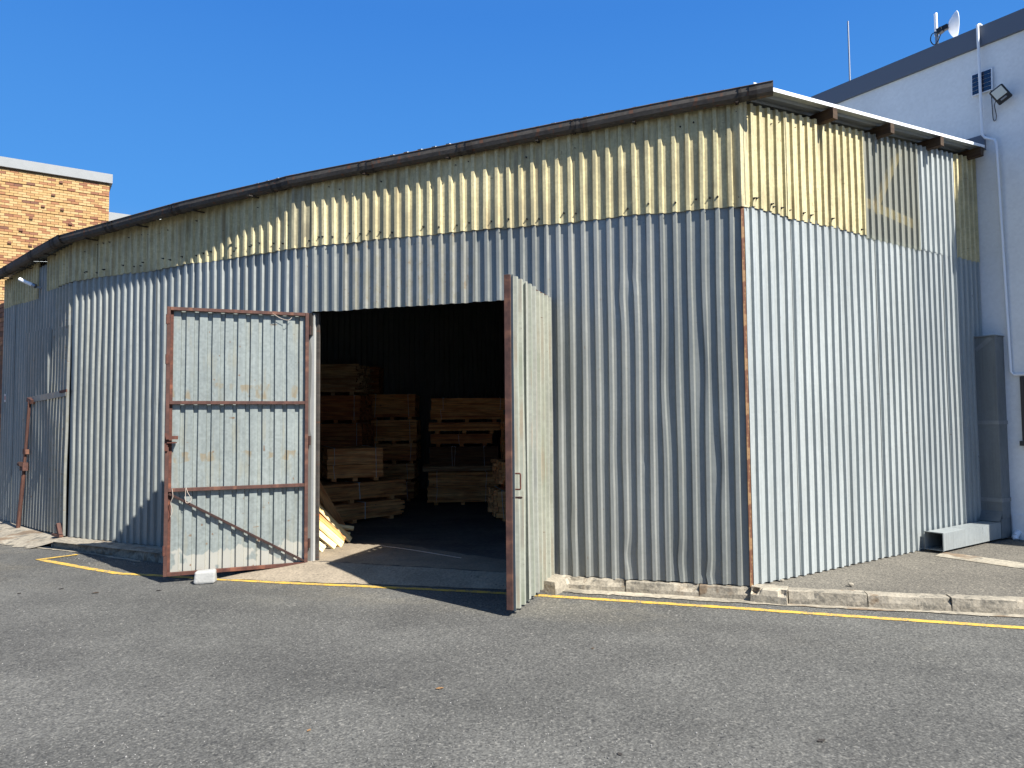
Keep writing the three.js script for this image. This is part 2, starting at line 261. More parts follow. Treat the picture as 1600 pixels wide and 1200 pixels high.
// ---------------------------------------------------------------- ground
const gy = (x, z) => { const r = Math.hypot(x, z + 5); return r > 18 ? -.004 : .022 * (nz(x * .55, z * .55, 5) - .5) * sst(18 - r, 0, 6) - .004; };
const roadDir = [.955, .296];
function groundTone(x, z) { // worn and dusty patches of the surface itself
  const a = x * roadDir[0] + z * roadDir[1], b = -x * roadDir[1] + z * roadDir[0];
  let t = .82 + .20 * (nz(a * .16, b * 1.5, 9) - .5) + .12 * (nz(a * .5, b * 4.1, 10) - .5) + .08 * (nz(a * 2.3, b * 5, 18) - .5);
  const d = sst(nz(a * .75, b * 1.7, 12) + .35 * nz(a * 5, b * 9, 13) + .25 * nz(a * 15, b * 15, 14), .84, 1.14) * sst(1 - Math.abs(b + 6.9) / 1.7, 0, .6);
  const e = .22 * sst(nz(a * .5, b * 1.1, 15) + .3 * nz(a * 6, b * 8, 16), .9, 1.15);
  const k = Math.max(d, e); return [t + k * .24, t * .992 + k * .195, t * .98 + k * .12];
}
{
  const axis = (lo, hi, st) => { const o = []; for (let v = lo; v <= hi + 1e-6; v += st) o.push(v); let s = st; let v = hi; while (v < 420) { s *= 1.35; v += s; o.push(v); } s = st; v = lo; while (v > -420) { s *= 1.35; v -= s; o.unshift(v); } return o; };
  const xs = axis(-9, 8, .07), zs = axis(-10.5, 0, .07), pos = [], uv = [], col = [], idx = [];
  for (const z of zs) for (const x of xs) { pos.push(x, gy(x, z), z); uv.push(x / 4, z / 4); col.push(...groundTone(x, z)); }
  const n = xs.length; for (let j = 0; j < zs.length - 1; j++) for (let i = 0; i < n - 1; i++) { const a = j * n + i; idx.push(a, a + n, a + 1, a + 1, a + n, a + n + 1); }
  const g = new THREE.BufferGeometry(); g.setAttribute('position', new THREE.Float32BufferAttribute(pos, 3)); g.setAttribute('uv', new THREE.Float32BufferAttribute(uv, 2)); g.setAttribute('color', new THREE.Float32BufferAttribute(col, 3)); g.setIndex(idx); g.computeVertexNormals();
  structure('road', g, M.asphalt, 'worn grey asphalt road across the foreground');
}
function ribbon(a, b, n, ha, hb, s, jag = 0) { // strip between two plan polylines of equal length, draped
  const lerp = (pl, t) => { const k = Math.min(pl.length - 2, Math.floor(t * (pl.length - 1))), f = t * (pl.length - 1) - k; return [pl[k][0] + (pl[k + 1][0] - pl[k][0]) * f, pl[k][1] + (pl[k + 1][1] - pl[k][1]) * f]; };
  const pos = [], uv = [], col = [], idx = [], m = 6, sd = Math.floor(rnd() * 999);
  for (let i = 0; i <= n; i++) for (let j = 0; j <= m; j++) { const p = lerp(a, i / n), q = lerp(b, i / n); let t = j / m; const jt = jag * (nz(i * .9, j < m / 2 ? 1 : 7, sd) - .5) * (j === 0 || j === m ? 1 : 0); const x = p[0] + (q[0] - p[0]) * (t + jt), z = p[1] + (q[1] - p[1]) * (t + jt); const h = ha + (hb - ha) * t; pos.push(x, h < .011 ? gy(x, z) + h : h, z); uv.push(x / s, z / s); col.push(.85, .84, .82); }
  for (let i = 0; i < n; i++) for (let j = 0; j < m; j++) { const k = i * (m + 1) + j; idx.push(k, k + 1, k + m + 1, k + 1, k + m + 2, k + m + 1); }
  const g = new THREE.BufferGeometry(); g.setAttribute('position', new THREE.Float32BufferAttribute(pos, 3)); g.setAttribute('uv', new THREE.Float32BufferAttribute(uv, 2)); g.setAttribute('color', new THREE.Float32BufferAttribute(col, 3)); g.setIndex(idx); g.computeVertexNormals();
  const nn = g.attributes.normal; if (nn.getY(0) < 0) { const ix = g.index.array; for (let i = 0; i < ix.length; i += 3) { const t = ix[i]; ix[i] = ix[i + 1]; ix[i + 1] = t; } g.computeVertexNormals(); } return g;
}
const shift = (pl, dx, dz) => pl.map(([x, z]) => [x + dx, z + dz]);
{ // yellow line
  const line = [[-5.63, -8.59], [-4.23, -7.763], [-2.98, -7.42], [-1.52, -7.12], [.159, -6.65], [1.876, -6.144], [3.84, -5.49], [6.4, -4.7]];
  structure('yellow_line', ribbon(shift(line, .018, -.034), shift(line, -.018, .036), 260, .004, .004, .5, .16), M.yellow, 'thin yellow painted line along the road edge');
  structure('yellow_line', ribbon([[-5.65, -8.56], [-5.36, -8.87]], [[-5.58, -8.52], [-5.30, -8.83]], 12, .0085, .0085, .5, .1), M.yellow, 'short yellow return of the road line near the kerb');
}
// concrete apron before the doorway, gutter strips, pavement, ramp
structure('concrete_apron', ribbon([[-3.02, -7.46], [-1.5, -7.2], [-.1, -6.86], [.42, -6.72]], [[-2.3, -7.84], [-1.5, -7.585], [-.1, -7.14], [.42, -6.975]], 60, .006, FLOOR + .006, 1.5, .1), M.apron, 'worn pale concrete apron sloping up to the shed doorway');
structure('gutter_strip', ribbon([[.43, -6.75], [1.4, -6.47], [2.3, -6.205], [4.2, -5.72], [7.2, -4.98]], [[.43, -6.9], [1.4, -6.62], [2.36, -6.30], [4.2, -5.86], [7.2, -5.12]], 90, .007, .009, 2, .35), M.concPale, 'narrow pale concrete strip at the foot of the kerb');
structure('gutter_strip', ribbon([[-6.5, -9.55], [-5.3, -8.93], [-4.3, -8.36]], [[-6.42, -9.66], [-5.36, -9.03], [-4.36, -8.46]], 40, .007, .009, 2, .5), M.concPale, 'broken pale strip at the foot of the far kerb');
structure('concrete_ramp', ribbon([0, 1, 2, 3.3].map((u) => { const p = F3.at(u, 0, u < .5 ? .42 : .62); return [p.x, p.z]; }), [0, 1, 2, 3.3].map((u) => { const p = F3.at(u, 0, -.1); return [p.x, p.z]; }), 50, .006, .095, 2, .25), M.conc, 'rough concrete ramp before the small side door');
{
  const P = (v, w) => { const p = W(v, w, 0); return [p.x, p.z]; };
  const kb = (t) => [2.362 + .971 * t + .033, -6.255 + .238 * t - .136];
  const g = polygon([[2.13, -6.44], kb(0.02), kb(3), kb(12), [15, -9], P(4.9, -2), P(4.72, -.1), P(4.72, .05), P(0, .05)], .106, 4);
  const c = []; for (let i = 0; i < g.attributes.position.count; i++) c.push(.92, .9, .86); g.setAttribute('color', new THREE.Float32BufferAttribute(c, 3));
  structure('pavement', g, M.pave, 'raised asphalt pavement between the kerb and the shed side wall');
  structure('concrete_edging', polygon([P(2.72, -.27), P(2.72, -2.95), P(3.05, -3.1), P(3.05, -.2)], .111, 2), M.concPale, 'pale concrete strip set across the pavement beside the duct');
  const q = (u, o) => { const p = F2.at(u, 0, o); return [p.x, p.z]; };
  structure('pavement', polygon([q(.25, -.05), q(3.95, -.05), q(3.95, .33), q(.25, .33)], .104, 2), M.conc, 'narrow concrete pavement under the long left wall');
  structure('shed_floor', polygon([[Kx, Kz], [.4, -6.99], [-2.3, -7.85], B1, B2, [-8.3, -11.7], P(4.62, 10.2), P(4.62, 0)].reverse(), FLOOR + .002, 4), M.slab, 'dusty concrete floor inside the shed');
}
structure('dusty_threshold', ribbon([[-2.3, -7.85], [-1.5, -7.6], [-.1, -7.15], [.38, -7.0]], [[-2.55, -9.1], [-1.5, -8.9], [.1, -7.6], [.5, -7.4]], 50, FLOOR + .006, FLOOR + .006, 1.5, .12), M.sand, 'sandy dust on the floor just inside the doorway');
// kerb stones
function stoneGeo(L, H, D, rough) { const g0 = new THREE.BoxGeometry(L, H, D, 12, 3, 4), g = g0.toNonIndexed(), p = g.attributes.position, s = Math.floor(rnd() * 9999);
  for (let i = 0; i < p.count; i++) { let x = p.getX(i), y = p.getY(i), z = p.getZ(i); const e = (y > H / 2 - .001 && z > D / 2 - .001) ? rough * (.4 + 2.2 * sst(nz(x * 9, 3, s), .55, .9)) : 0; const q = Math.abs(Math.abs(x) - L / 2) < .001 ? .003 : 0; p.setXYZ(i, x - Math.sign(x) * q * (y > 0 ? 1 : 0), y - e * .7 + rough * .5 * (nz(x * 14, z * 14 + y * 9, s + 1) - .5), z - e + rough * .7 * (nz(x * 11, y * 16, s + 2) - .5)); }
  g.computeVertexNormals(); triUV(g, 1.2, rnd(), rnd()); return g; }
function kerbRun(label, name, start, dir, n, L, H, depthDir, D, mat, rough) {
  const k = new THREE.Group(); k.name = numbered(name); k.position.set(start[0], 0, start[1]); k.userData = { kind: 'structure', label, category: 'kerb' }; base.set(k, k.position.clone()); scene.add(k);
  for (let i = 0; i < n; i++) { const g = stoneGeo(L - .003, H + .08, D, rough); const x = new THREE.Vector3(dir[0], 0, dir[1]), z = new THREE.Vector3(-depthDir[0], 0, -depthDir[1]); g.applyMatrix4(frameM(new THREE.Vector3(start[0] + dir[0] * L * (i + .5) + depthDir[0] * D / 2, H / 2 - .04 + rr(-.004, .003), start[1] + dir[1] * L * (i + .5) + depthDir[1] * D / 2), x, new THREE.Vector3(0, 1, 0), z)); part(k, 'kerb_stone', g, mat); }
}
kerbRun('rough concrete kerb edging the pavement on the right', 'kerb', [2.362, -6.255], [.971, .238], 18, .63, .114, [.238, -.971], .14, M.conc, .016);
kerbRun('stained concrete plinth under the wall right of the doorway', 'kerb', [.40, -6.905], [.9555, .295], 3, .66, .108, [.295, -.9555], .22, M.conc, .02);
kerbRun('broken concrete kerb under the long left wall', 'kerb', [-6.02, -9.42], [.876, .482], 5, .66, .104, [.482, -.876], .16, M.conc, .016);
{ const g = stoneGeo(.34, .2, .30, .02); g.applyMatrix4(new THREE.Matrix4().makeRotationY(1.0).setPosition(.34, .02, -6.86)); structure('mortar_wedge', g, M.concPale, 'whitish mortar wedge at the end of the plinth by the open door'); }
{ const g = stoneGeo(.3, .17, .2, .03); g.applyMatrix4(new THREE.Matrix4().makeRotationY(-.45).setPosition(2.24, .035, -6.36)); structure('mortar_wedge', g, M.concPale, 'whitish broken mortar at the corner of the shed'); }

// ---------------------------------------------------------------- the shed
const shed = thing('corrugated_shed', 'long corrugated steel shed with yellowed upper sheets and open double doors', 'shed', [Kx, 0, Kz]);
const jit = (b, a, f) => { const s = Math.floor(rnd() * 999); return (u) => b + a * (nz(u * f, 1, s) - .5); };
const roofAt = (F, d) => (u) => roofH(F.v(u)) + d;
function run(F, cuts, bot, top, mats, name, o = {}) { // a row of overlapping sheets
  const out = [];
  for (let i = 0; i < cuts.length - 1; i++) { const e = .014 * (i % 2), b = bot, t = top; const bo = o.step ? rr(-o.step, o.step) : 0; out.push(part(shed, name, sheet(F, cuts[i] - (i ? .03 : 0), cuts[i + 1], (u) => b(u) + bo, t, { off: (o.off || 0) + (i % 2) * .006, wave: o.wave ?? 1, dents: o.dents || [], seg: o.seg || 14, wob: o.wob || 0, phase: o.phase || 0 }), Array.isArray(mats) ? pick(mats) : mats)); }
  return out;
}
const dents2 = [[.5, 1.1, .05, .2, .012, .01], [1.6, .7, .06, .18, .016, .012], [2.2, 1.8, .03, .05, 0, .014], [2.9, .9, .05, .3, -.014, .01], [3.3, 2.2, .05, .4, .012, .006], [1.1, 2.4, .03, .08, .012, .01]];
const dents1 = [[1.62, .55, .04, .2, .014, .01], [.98, 2.95, .03, .1, .012, .012], [.25, 1.2, .04, .25, -.014, .008], [1.05, .33, .05, .13, .03, .012], [.62, .3, .06, .16, .022, .014], [1.12, 2.75, .04, .12, .015, .008], [.72, 1.9, .06, .4, .016, .01], [.38, 2.1, .05, .35, -.014, .01], [1.15, 1.3, .05, .3, .014, .006], [.36, .2, .05, .07, .02, .014], [.9, 1.2, .03, .03, 0, .012], [1.32, 1.1, .02, .02, 0, .012], [.55, 1.0, .02, .02, 0, .012], [.15, 2.4, .04, .5, .01, .006]];
run(F1, [.001, .75, 1.5, 1.845], jit(.112, .012, 5), () => SEAM + .01, M.galv, 'wall_sheet', { dents: dents1, seg: 44, wave: 1.15 });
run(F1, [1.845, 2.625, 3.375, 4.125, 4.52], jit(2.80, .012, 7), () => SEAM + .01, M.galv, 'wall_sheet', { seg: 6 });
run(F1, [4.50, 4.728], jit(.1, .01, 5), () => SEAM + .01, M.galv, 'wall_sheet', {});
run(F2, [.002, .75, 1.5, 2.25, 3.0, 3.94], jit(.108, .014, 4), () => SEAM + .01, M.galv, 'wall_sheet', { seg: 40, wave: 1.2, dents: dents2 });
run(F1, [.004, .8, 1.55, 2.3, 3.05, 3.92, 4.735], jit(SEAM - .02, .014, 3), roofAt(F1, -.015), M.frp, 'yellow_sheet', { off: .014, seg: 6, step: .008 });
run(F2, [.004, .3, 1.05, 1.8, 2.7, 3.44, 3.945], jit(SEAM - .03, .02, 3), roofAt(F2, -.015), M.frp, 'yellow_sheet', { off: .014, seg: 6, step: .01 });
part(shed, 'yellow_sheet', sheet(F1, 4.52, 4.75, () => SEAM - .03, roofAt(F1, -.02), { off: .022, seg: 8, wob: .03 }), M.frpGrey, 'greyer buckled sheet at the bend of the wall');
run(F3, [.01, .65, 1.3, 1.95], () => 2.94, (u) => 3.52 + (u > 1.0 && u < 1.4 ? .4 : 0), M.galv, 'wall_sheet', { seg: 6 });
run(F3, [1.93, 2.5, 3.15], () => .085, () => 3.5, M.galv, 'wall_sheet', { seg: 18 });
part(shed, 'wall_sheet', sheet(F3, .98, 1.36, () => 3.42, (u) => roofH(F3.v(u)) - .16, { off: .004 }), M.galv[2]);
run(F3, [.01, .5, .97], () => SEAM - .03, roofAt(F3, -.03), M.frp, 'yellow_sheet', { off: .008, seg: 6, step: .03 });
run(F3, [1.36, 2.1, 2.7, 3.15], (u) => SEAM - .12 + .02 * u, roofAt(F3, -.03), M.frp, 'yellow_sheet', { off: .008, seg: 6, step: .02 });
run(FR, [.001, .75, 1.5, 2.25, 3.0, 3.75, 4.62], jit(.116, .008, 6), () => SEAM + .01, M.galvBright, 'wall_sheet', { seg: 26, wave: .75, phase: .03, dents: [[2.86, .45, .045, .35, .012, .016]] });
run(FR, [.004, .66, 1.32, 2.03], jit(SEAM - .02, .02, 3), roofAt(FR, -.05), M.frp, 'yellow_sheet', { off: .011, seg: 6, step: .008, phase: .03 });
part(shed, 'clear_sheet', sheet(FR, 2.0, 3.2, () => SEAM - .03, roofAt(FR, -.05), { off: .012, seg: 8, phase: .03 }), M.clear, 'dirty clear plastic sheet with timber showing through');
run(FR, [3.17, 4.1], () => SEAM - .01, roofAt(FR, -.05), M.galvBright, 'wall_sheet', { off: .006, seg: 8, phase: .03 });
run(FR, [4.08, 4.62], () => SEAM - .0, roofAt(FR, -.05), M.frp, 'yellow_sheet', { off: .012, seg: 8, phase: .03 });
// fixings along the lower edge of the yellow sheets
{
  const head = (P, n) => { const a = P.clone(), b = P.clone().addScaledVector(n, .012), c = P.clone().addScaledVector(n, .03); return [cyl(a, b, .011, .009, 7), cyl(b, c, .005, .005, 6)]; };
  for (const [F, len, ph] of [[F1, 4.7, 0], [F2, 3.9, 0], [FR, 2.0, .03]]) { const n = new THREE.Vector3(F.n[0], 0, F.n[1]); for (let u = ph + .031; u < len; u += PITCH) { if (rnd() < .28) continue; const r = rnd() < .35; part(shed, 'screw', head(F.at(u + (r ? .06 : 0) + rr(-.008, .008), SEAM + rr(.04, .085), .015 + (r ? RIB : 0)), n), M.rubber); if (rnd() < .45) part(shed, 'screw', head(F.at(u + rr(-.01, .01), roofH(F.v(u)) - rr(.12, .2), .006), n), M.rubber); } }
}
// rusty corner strip and door posts
part(shed, 'corner_strip', [bar(F1.at(-.002, .1, .018), F1.at(-.002, SEAM, .018), .016, .026, .4, [1, 0, 0])], M.corner, 'thin rusty strip up the corner of the shed');
part(shed, 'door_post', bar(F1.at(4.50, .08, -.03), F1.at(4.50, 2.79, -.03), .06, .05, 1, [F1.d[0], 0, F1.d[1]]), M.post, 'pale painted post beside the left door');
part(shed, 'door_post', bar(F1.at(4.455, .1, -.05), F1.at(4.455, 2.8, -.05), .03, .03, 1, [F1.d[0], 0, F1.d[1]]), M.gutter);
part(shed, 'door_post', bar(F1.at(1.875, .1, -.05), F1.at(1.875, 2.8, -.05), .05, .05, 1, [F1.d[0], 0, F1.d[1]]), M.rustDark, 'dark rusty post beside the right door');
part(shed, 'lintel', bar(F1.at(1.8, 2.86, -.05), F1.at(4.6, 2.86, -.05), .05, .09, 1), M.rustDark);
part(shed, 'post_shoe', bar(F1.at(4.505, 2.55, .0), F1.at(4.505, 2.79, .0), .055, .03, 1, [F1.d[0], 0, F1.d[1]]), M.gutterDark, 'dark clamp at the top of the pale post');
{ // yellow sheet bent round the corner
  const pos = [], uv = [], idx = [], prof = [[F1, .07, .0], [F1, .02, .026], [F1, .0, .034], [FR, .02, .026], [FR, .055, .026], [FR, .075, .0]]; for (let i = 0; i < prof.length - 1; i++) { const st = pos.length / 3; for (let j = 0; j <= 6; j++) for (const k of [i, i + 1]) { const [F, u, o] = prof[k], b = SEAM - .03, P = F.at(u, b + (roofH(F.v(u)) - .04 - b) * j / 6, o + .012); pos.push(P.x, P.y, P.z); uv.push((k * .03), P.y / 2 + .3); } for (let j = 0; j < 6; j++) { const a = st + 2 * j; idx.push(a, a + 1, a + 3, a, a + 3, a + 2); } }
  const g = new THREE.BufferGeometry(); g.setAttribute('position', new THREE.Float32BufferAttribute(pos, 3)); g.setAttribute('uv', new THREE.Float32BufferAttribute(uv, 2)); g.setIndex(idx); g.computeVertexNormals(); part(shed, 'corner_sheet', g, M.frp[1]);
}
// roof
const EV = [[-.4, .42], [0, 0], [3.72, -2.93], [7.15, -4.86], [10.4, -5.7]];
const eaveV = (w) => { for (let i = 0; i < EV.length - 1; i++) if (w <= EV[i + 1][0] || i === EV.length - 2) { const [a, b] = [EV[i], EV[i + 1]]; return a[1] + (b[1] - a[1]) * (w - a[0]) / (b[0] - a[0]) - .13 - .09 * sst(w, 3.7, 5.3); } };
for (let w0 = -.17, i = 0; w0 < 10.2; w0 += .75, i++) {
  const pos = [], uv = [], idx = [], s0 = i * 3 + 1; const pr = PROF;
  for (let k = 0; k < 6; k++) for (let q = 0; q < 4; q++) { const st = pos.length / 3, wa = w0 + k * PITCH + pr[q][0], wb = w0 + k * PITCH + pr[q + 1][0]; for (let j = 0; j <= 8; j++) for (const [w, c] of [[wa, pr[q][1]], [wb, pr[q + 1][1]]]) { const v0 = eaveV(w), v = v0 + (4.6 - v0) * j / 8, P = W(v, w, roofH(v) + .042 + c * RIB + (i % 2) * .003 + .008 * (nz(v, w * 2, s0) - .5)); pos.push(P.x, P.y, P.z); uv.push(w / 2, v / 2); } for (let j = 0; j < 8; j++) { const a = st + 2 * j; idx.push(a, a + 1, a + 3, a, a + 3, a + 2); } }
  const g = new THREE.BufferGeometry(); g.setAttribute('position', new THREE.Float32BufferAttribute(pos, 3)); g.setAttribute('uv', new THREE.Float32BufferAttribute(uv, 2)); g.setIndex(idx); g.computeVertexNormals(); part(shed, 'roof_sheet', g, M.galvBright[i % 3]);
}
part(shed, 'verge_trim', bar(W(-.02, -.176, roofH(0) + .05), W(4.55, -.176, roofH(4.55) + .05), .008, .034, 2), M.white, 'bright metal edge of the roof over the side wall');
for (const v of [1.22, 2.3, 3.4, 4.42]) part(shed, 'purlin', bar(W(v, -.2, roofH(v) - .035), W(v, 10, roofH(v) - .035), .075, .11, 1), M.beam, 'dark timber roof bearer poking out over the side wall');
for (const w of [1.9, 4.2, 6.6, 8.9]) part(shed, 'rafter', bar(W(eaveV(w) + .3, w, roofH(eaveV(w) + .3) - .17), W(4.5, w, roofH(4.5) - .17), .06, .14, 1), M.beam);
// timber behind the clear sheet
part(shed, 'stud', bar(FR.at(2.3, 3.85, -.05), FR.at(2.95, 4.72, -.05), .05, .08, 1), M.woodFresh[1]);
part(shed, 'rail', bar(FR.at(1.7, 3.98, -.07), FR.at(3.25, 3.84, -.07), .05, .11, 1), M.woodFresh[1]);
part(shed, 'eave_rail', bar(F1.at(.05, 4.35, -.06), F1.at(4.7, 4.05, -.06), .05, .1, 1), M.beam);
// back and end walls
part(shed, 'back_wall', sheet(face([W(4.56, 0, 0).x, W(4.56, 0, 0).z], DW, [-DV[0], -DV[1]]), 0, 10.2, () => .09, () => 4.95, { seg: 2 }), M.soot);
part(shed, 'end_wall', sheet(face([W(-5.6, 10.18, 0).x, W(-5.6, 10.18, 0).z], DV, [DW[0], DW[1]]), 0, 10.15, () => .09, (u) => roofH(u - 5.6), { seg: 2 }), M.galv[2]);
// gutter
const eaveX = (F, u) => F === F1 ? 0 : F === F2 ? .085 * sst(u, 0, 1.7) : .085;
function sweep(F, u0, u1, prof, hf, n, sag = .006) {
  const pos = [], uv = [], idx = [], s0 = Math.floor(rnd() * 999), m = prof.length;
  for (let e = 0; e < m; e++) { const st = pos.length / 3, a = prof[e], b = prof[(e + 1) % m]; for (let j = 0; j <= n; j++) { const u = u0 + (u1 - u0) * j / n; for (const [o, dh] of [a, b]) { const P = F.at(u, hf(u) + dh + sag * (nz(u * 1.5, 0, s0) - .5), o + eaveX(F, u) + sag * (nz(u * 1.1, 4, s0) - .5)); pos.push(P.x, P.y, P.z); uv.push(u / 1.5, (o + dh) / .5 + e * .13); } } for (let j = 0; j < n; j++) { const k = st + 2 * j; idx.push(k, k + 2, k + 1, k + 1, k + 2, k + 3); } }
  const g = new THREE.BufferGeometry(); g.setAttribute('position', new THREE.Float32BufferAttribute(pos, 3)); g.setAttribute('uv', new THREE.Float32BufferAttribute(uv, 2)); g.setIndex(idx); g.computeVertexNormals(); return g;
}
const GP = ([[.035, .05], [.035, -.05], [.05, -.082], [.08, -.096], [.115, -.09], [.142, -.066], [.155, -.02], [.157, .034], [.164, .040], [.160, .047], [.149, .043], [.146, -.02], [.135, -.06], [.112, -.08], [.08, -.086], [.055, -.074], [.044, -.046], [.044, .05]]).map(([o, h]) => [.03 + (o - .03) * .92, h > 0 ? h * .8 : h * .8]);
const GC = GP.slice(0, 10).map(([o, h]) => [o + (o > .1 ? .005 : -.001), h - .006]).concat([[.03, .05]]);
for (const [F, u0, u1, js] of [[F1, -.29, 1.5, [-.12, 1.42]], [F1, 1.47, 3.1, [2.6]], [F1, 3.07, 4.76, [3.72]], [F2, -.03, 1.7, [.1, 1.62]], [F2, 1.68, 3.96, [2.85]], [F3, -.03, 1.6, [.12, 1.05]], [F3, 1.57, 3.3, [2.3]]]) {
  const hf = (u) => roofH(F.v(u)), g = part(shed, 'gutter', sweep(F, u0 - (F === F3 ? .09 : 0), u1, GP, hf, 16, .008), M.gutter);
  for (const u of js) { const c = sweep(F, u - .03, u + .035, GC, hf, 2, 0), m = part(shed, 'joint_collar', c, M.gutterDark); shed.remove(m); g.add(m); const d = part(shed, 'joint_collar', sweep(F, u + .10, u + .125, GC, hf, 2, 0), M.gutterDark); shed.remove(d); g.add(d); }
}
for (const [F, u] of [[F1, .02], [F1, .95], [F1, 1.9], [F1, 2.85], [F1, 3.8], [F2, .5], [F2, 1.4], [F2, 2.4], [F2, 3.4], [F3, .6], [F3, 1.7], [F3, 2.7]]) part(shed, 'gutter_bracket', bar(F.at(u, roofH(F.v(u)) - .075, .03), F.at(u, roofH(F.v(u)) - .09, F === F1 ? .13 : .2), .025, .012, 1), M.gutterDark);
part(shed, 'rusty_plate', [bar(W(-.02, -.12, roofH(0) - .01), W(.2, -.15, roofH(.2) + .0), .01, .035, 1)], M.rust, 'bent rusty plate at the roof corner');

// ---- big double doors
function angle(parent, name, a, b, w, h, mat, up, label) { return part(parent, name, bar(a, b, w, h, 1, up, .002), mat, label); }
T.doorIn = tex(1024, (u, v) => { // 3 m : bare zinc, inside of the left leaf, with slapped white paint along the foot and rust runs
  const sp = fbm(u, v, 150, 150, 2, 303), st = fbm(u, v, 150, 4, 3, 311), bl = fbm(u, v, 8, 6, 4, 323), e = fbm(u, v, 26, 8, 4, 331); let g = 196 + (sp - .5) * 30 + (st - .5) * 26 + (bl - .5) * 16; let c = [g * .965, g, g * .985];
  c = mix(c, [200, 190, 164], .35 * sst(fbm(u, v, 60, 8, 4, 341), .56, .8)); c = mix(c, [190, 160, 120], .55 * sst(fbm(u, v, 40, 16, 4, 343), .56, .74) * (Math.abs(v * 3 - 1.93) < .05 + .05 * e || Math.abs(v * 3 - 1.25) < .09 * e ? 1 : 0)); const hh = v * 3, edge = .28 + .22 * (e - .5) + .1 * (fbm(u, v, 5, 2, 2, 347) - .5);
  if (hh > .08 && hh < .6) c = mix(c, [238, 232, 220], .9 * sst(edge - hh, -.006, .008) * sst(fbm(u, v, 40, 30, 3, 351), .3, .42)); c = mix(c, [150, 100, 66], .7 * spots(u, v, 60, 353, .94)); return c;
});
const doorIn = std({ map: T.doorIn, color: new THREE.Color().setRGB(.425, .435, .42), roughness: .55, metalness: .2, roughnessMap: T.galvR, bumpMap: T.galvB, bumpScale: .004 }); doorIn.roughness = .95;
{
  const h0 = [-2.215, -7.795], F = face(h0, [-.928, .373], [.373, .928]), L = 1.40, b = .065, t = 2.79;
  const d = sub(shed, 'door', [h0[0], 0, h0[1]], 'left door leaf swung wide open, inner face with rusty frame');
  const sh = (a, c, o) => { const g = sheet(F, a, c, () => b + .01, () => t - .01, { off: -.024 - o, flip: -1, seg: 24, wave: .8, phase: .02, pf: STEEP }); const uv = g.attributes.uv, p = g.attributes.position; for (let i = 0; i < uv.count; i++) uv.setXY(i, ((p.getX(i) - h0[0]) * F.d[0] + (p.getZ(i) - h0[1]) * F.d[1]) / 3, p.getY(i) / 3); return g; };
  part(d, 'door_sheet', sh(.01, .73, 0), doorIn); part(d, 'door_sheet', sh(.70, L - .005, .003), doorIn);
  const up = [F.d[0], 0, F.d[1]];
  angle(d, 'stile', F.at(.02, b, 0), F.at(.02, t, 0), .045, .036, M.rust, up); angle(d, 'stile', F.at(L - .016, b, 0), F.at(L - .016, t, 0), .045, .034, M.rust, up);
  part(d, 'stile_flange', bar(F.at(L - .045, b, -.018), F.at(L - .045, t, -.018), .006, .03, 1, up), M.rustOrange);
  const y = [0, 1, 0]; for (const h of [t - .018, 1.81, .925, b + .018]) { angle(d, 'rail', F.at(.04, h, 0), F.at(L - .034, h, 0), .044, .034, h < .2 ? M.rustOrange : M.rust, y); }
  angle(d, 'brace', F.at(L - .04, .89, .002), F.at(.04, b + .05, .002), .035, .022, M.rustDark, y, 'thin diagonal brace');
  for (const h of [2.66, 2.25, .32]) part(d, 'hinge', [cyl(F.at(L - .002, h - .05, .018), F.at(L - .002, h + .05, .018), .012), bar(F.at(L - .03, h, .024), F.at(L + .006, h, .024), .006, .09, 1)], M.rustOrange);
  for (const h of [2.6, 1.4, .3]) part(d, 'hinge', [cyl(F.at(-.012, h - .05, .012), F.at(-.012, h + .05, .012), .013)], M.rustDark);
  part(d, 'latch', [bar(F.at(L - .01, 1.50, .026), F.at(L - .01, 1.32, .026), .03, .03, 1, up), bar(F.at(L - .12, 1.455, .05), F.at(L - .01, 1.455, .05), .05, .035, 1), bar(F.at(L - .11, 1.405, .05), F.at(L - .02, 1.405, .05), .012, .012, 1)], M.rustOrange, 'rusty sliding latch on the free edge');
  part(d, 'string', [tube([F.at(L - .07, .94, .026), F.at(L - .08, .86, .04), F.at(L - .06, .8, .03), F.at(L - .075, .72, .028), F.at(L - .06, .66, .03)], .003, 5), tube([F.at(L - .2, .945, .026), F.at(L - .215, .9, .04), F.at(L - .25, .82, .035), F.at(L - .2, .8, .04), F.at(L - .195, .94, .03)], .003, 5), tube([F.at(.18, 2.73, .02), F.at(.22, 2.70, .03), F.at(.3, 2.72, .02), F.at(.38, 2.77, .02)], .003, 5)], M.cord, 'loose string tied round the frame');
}
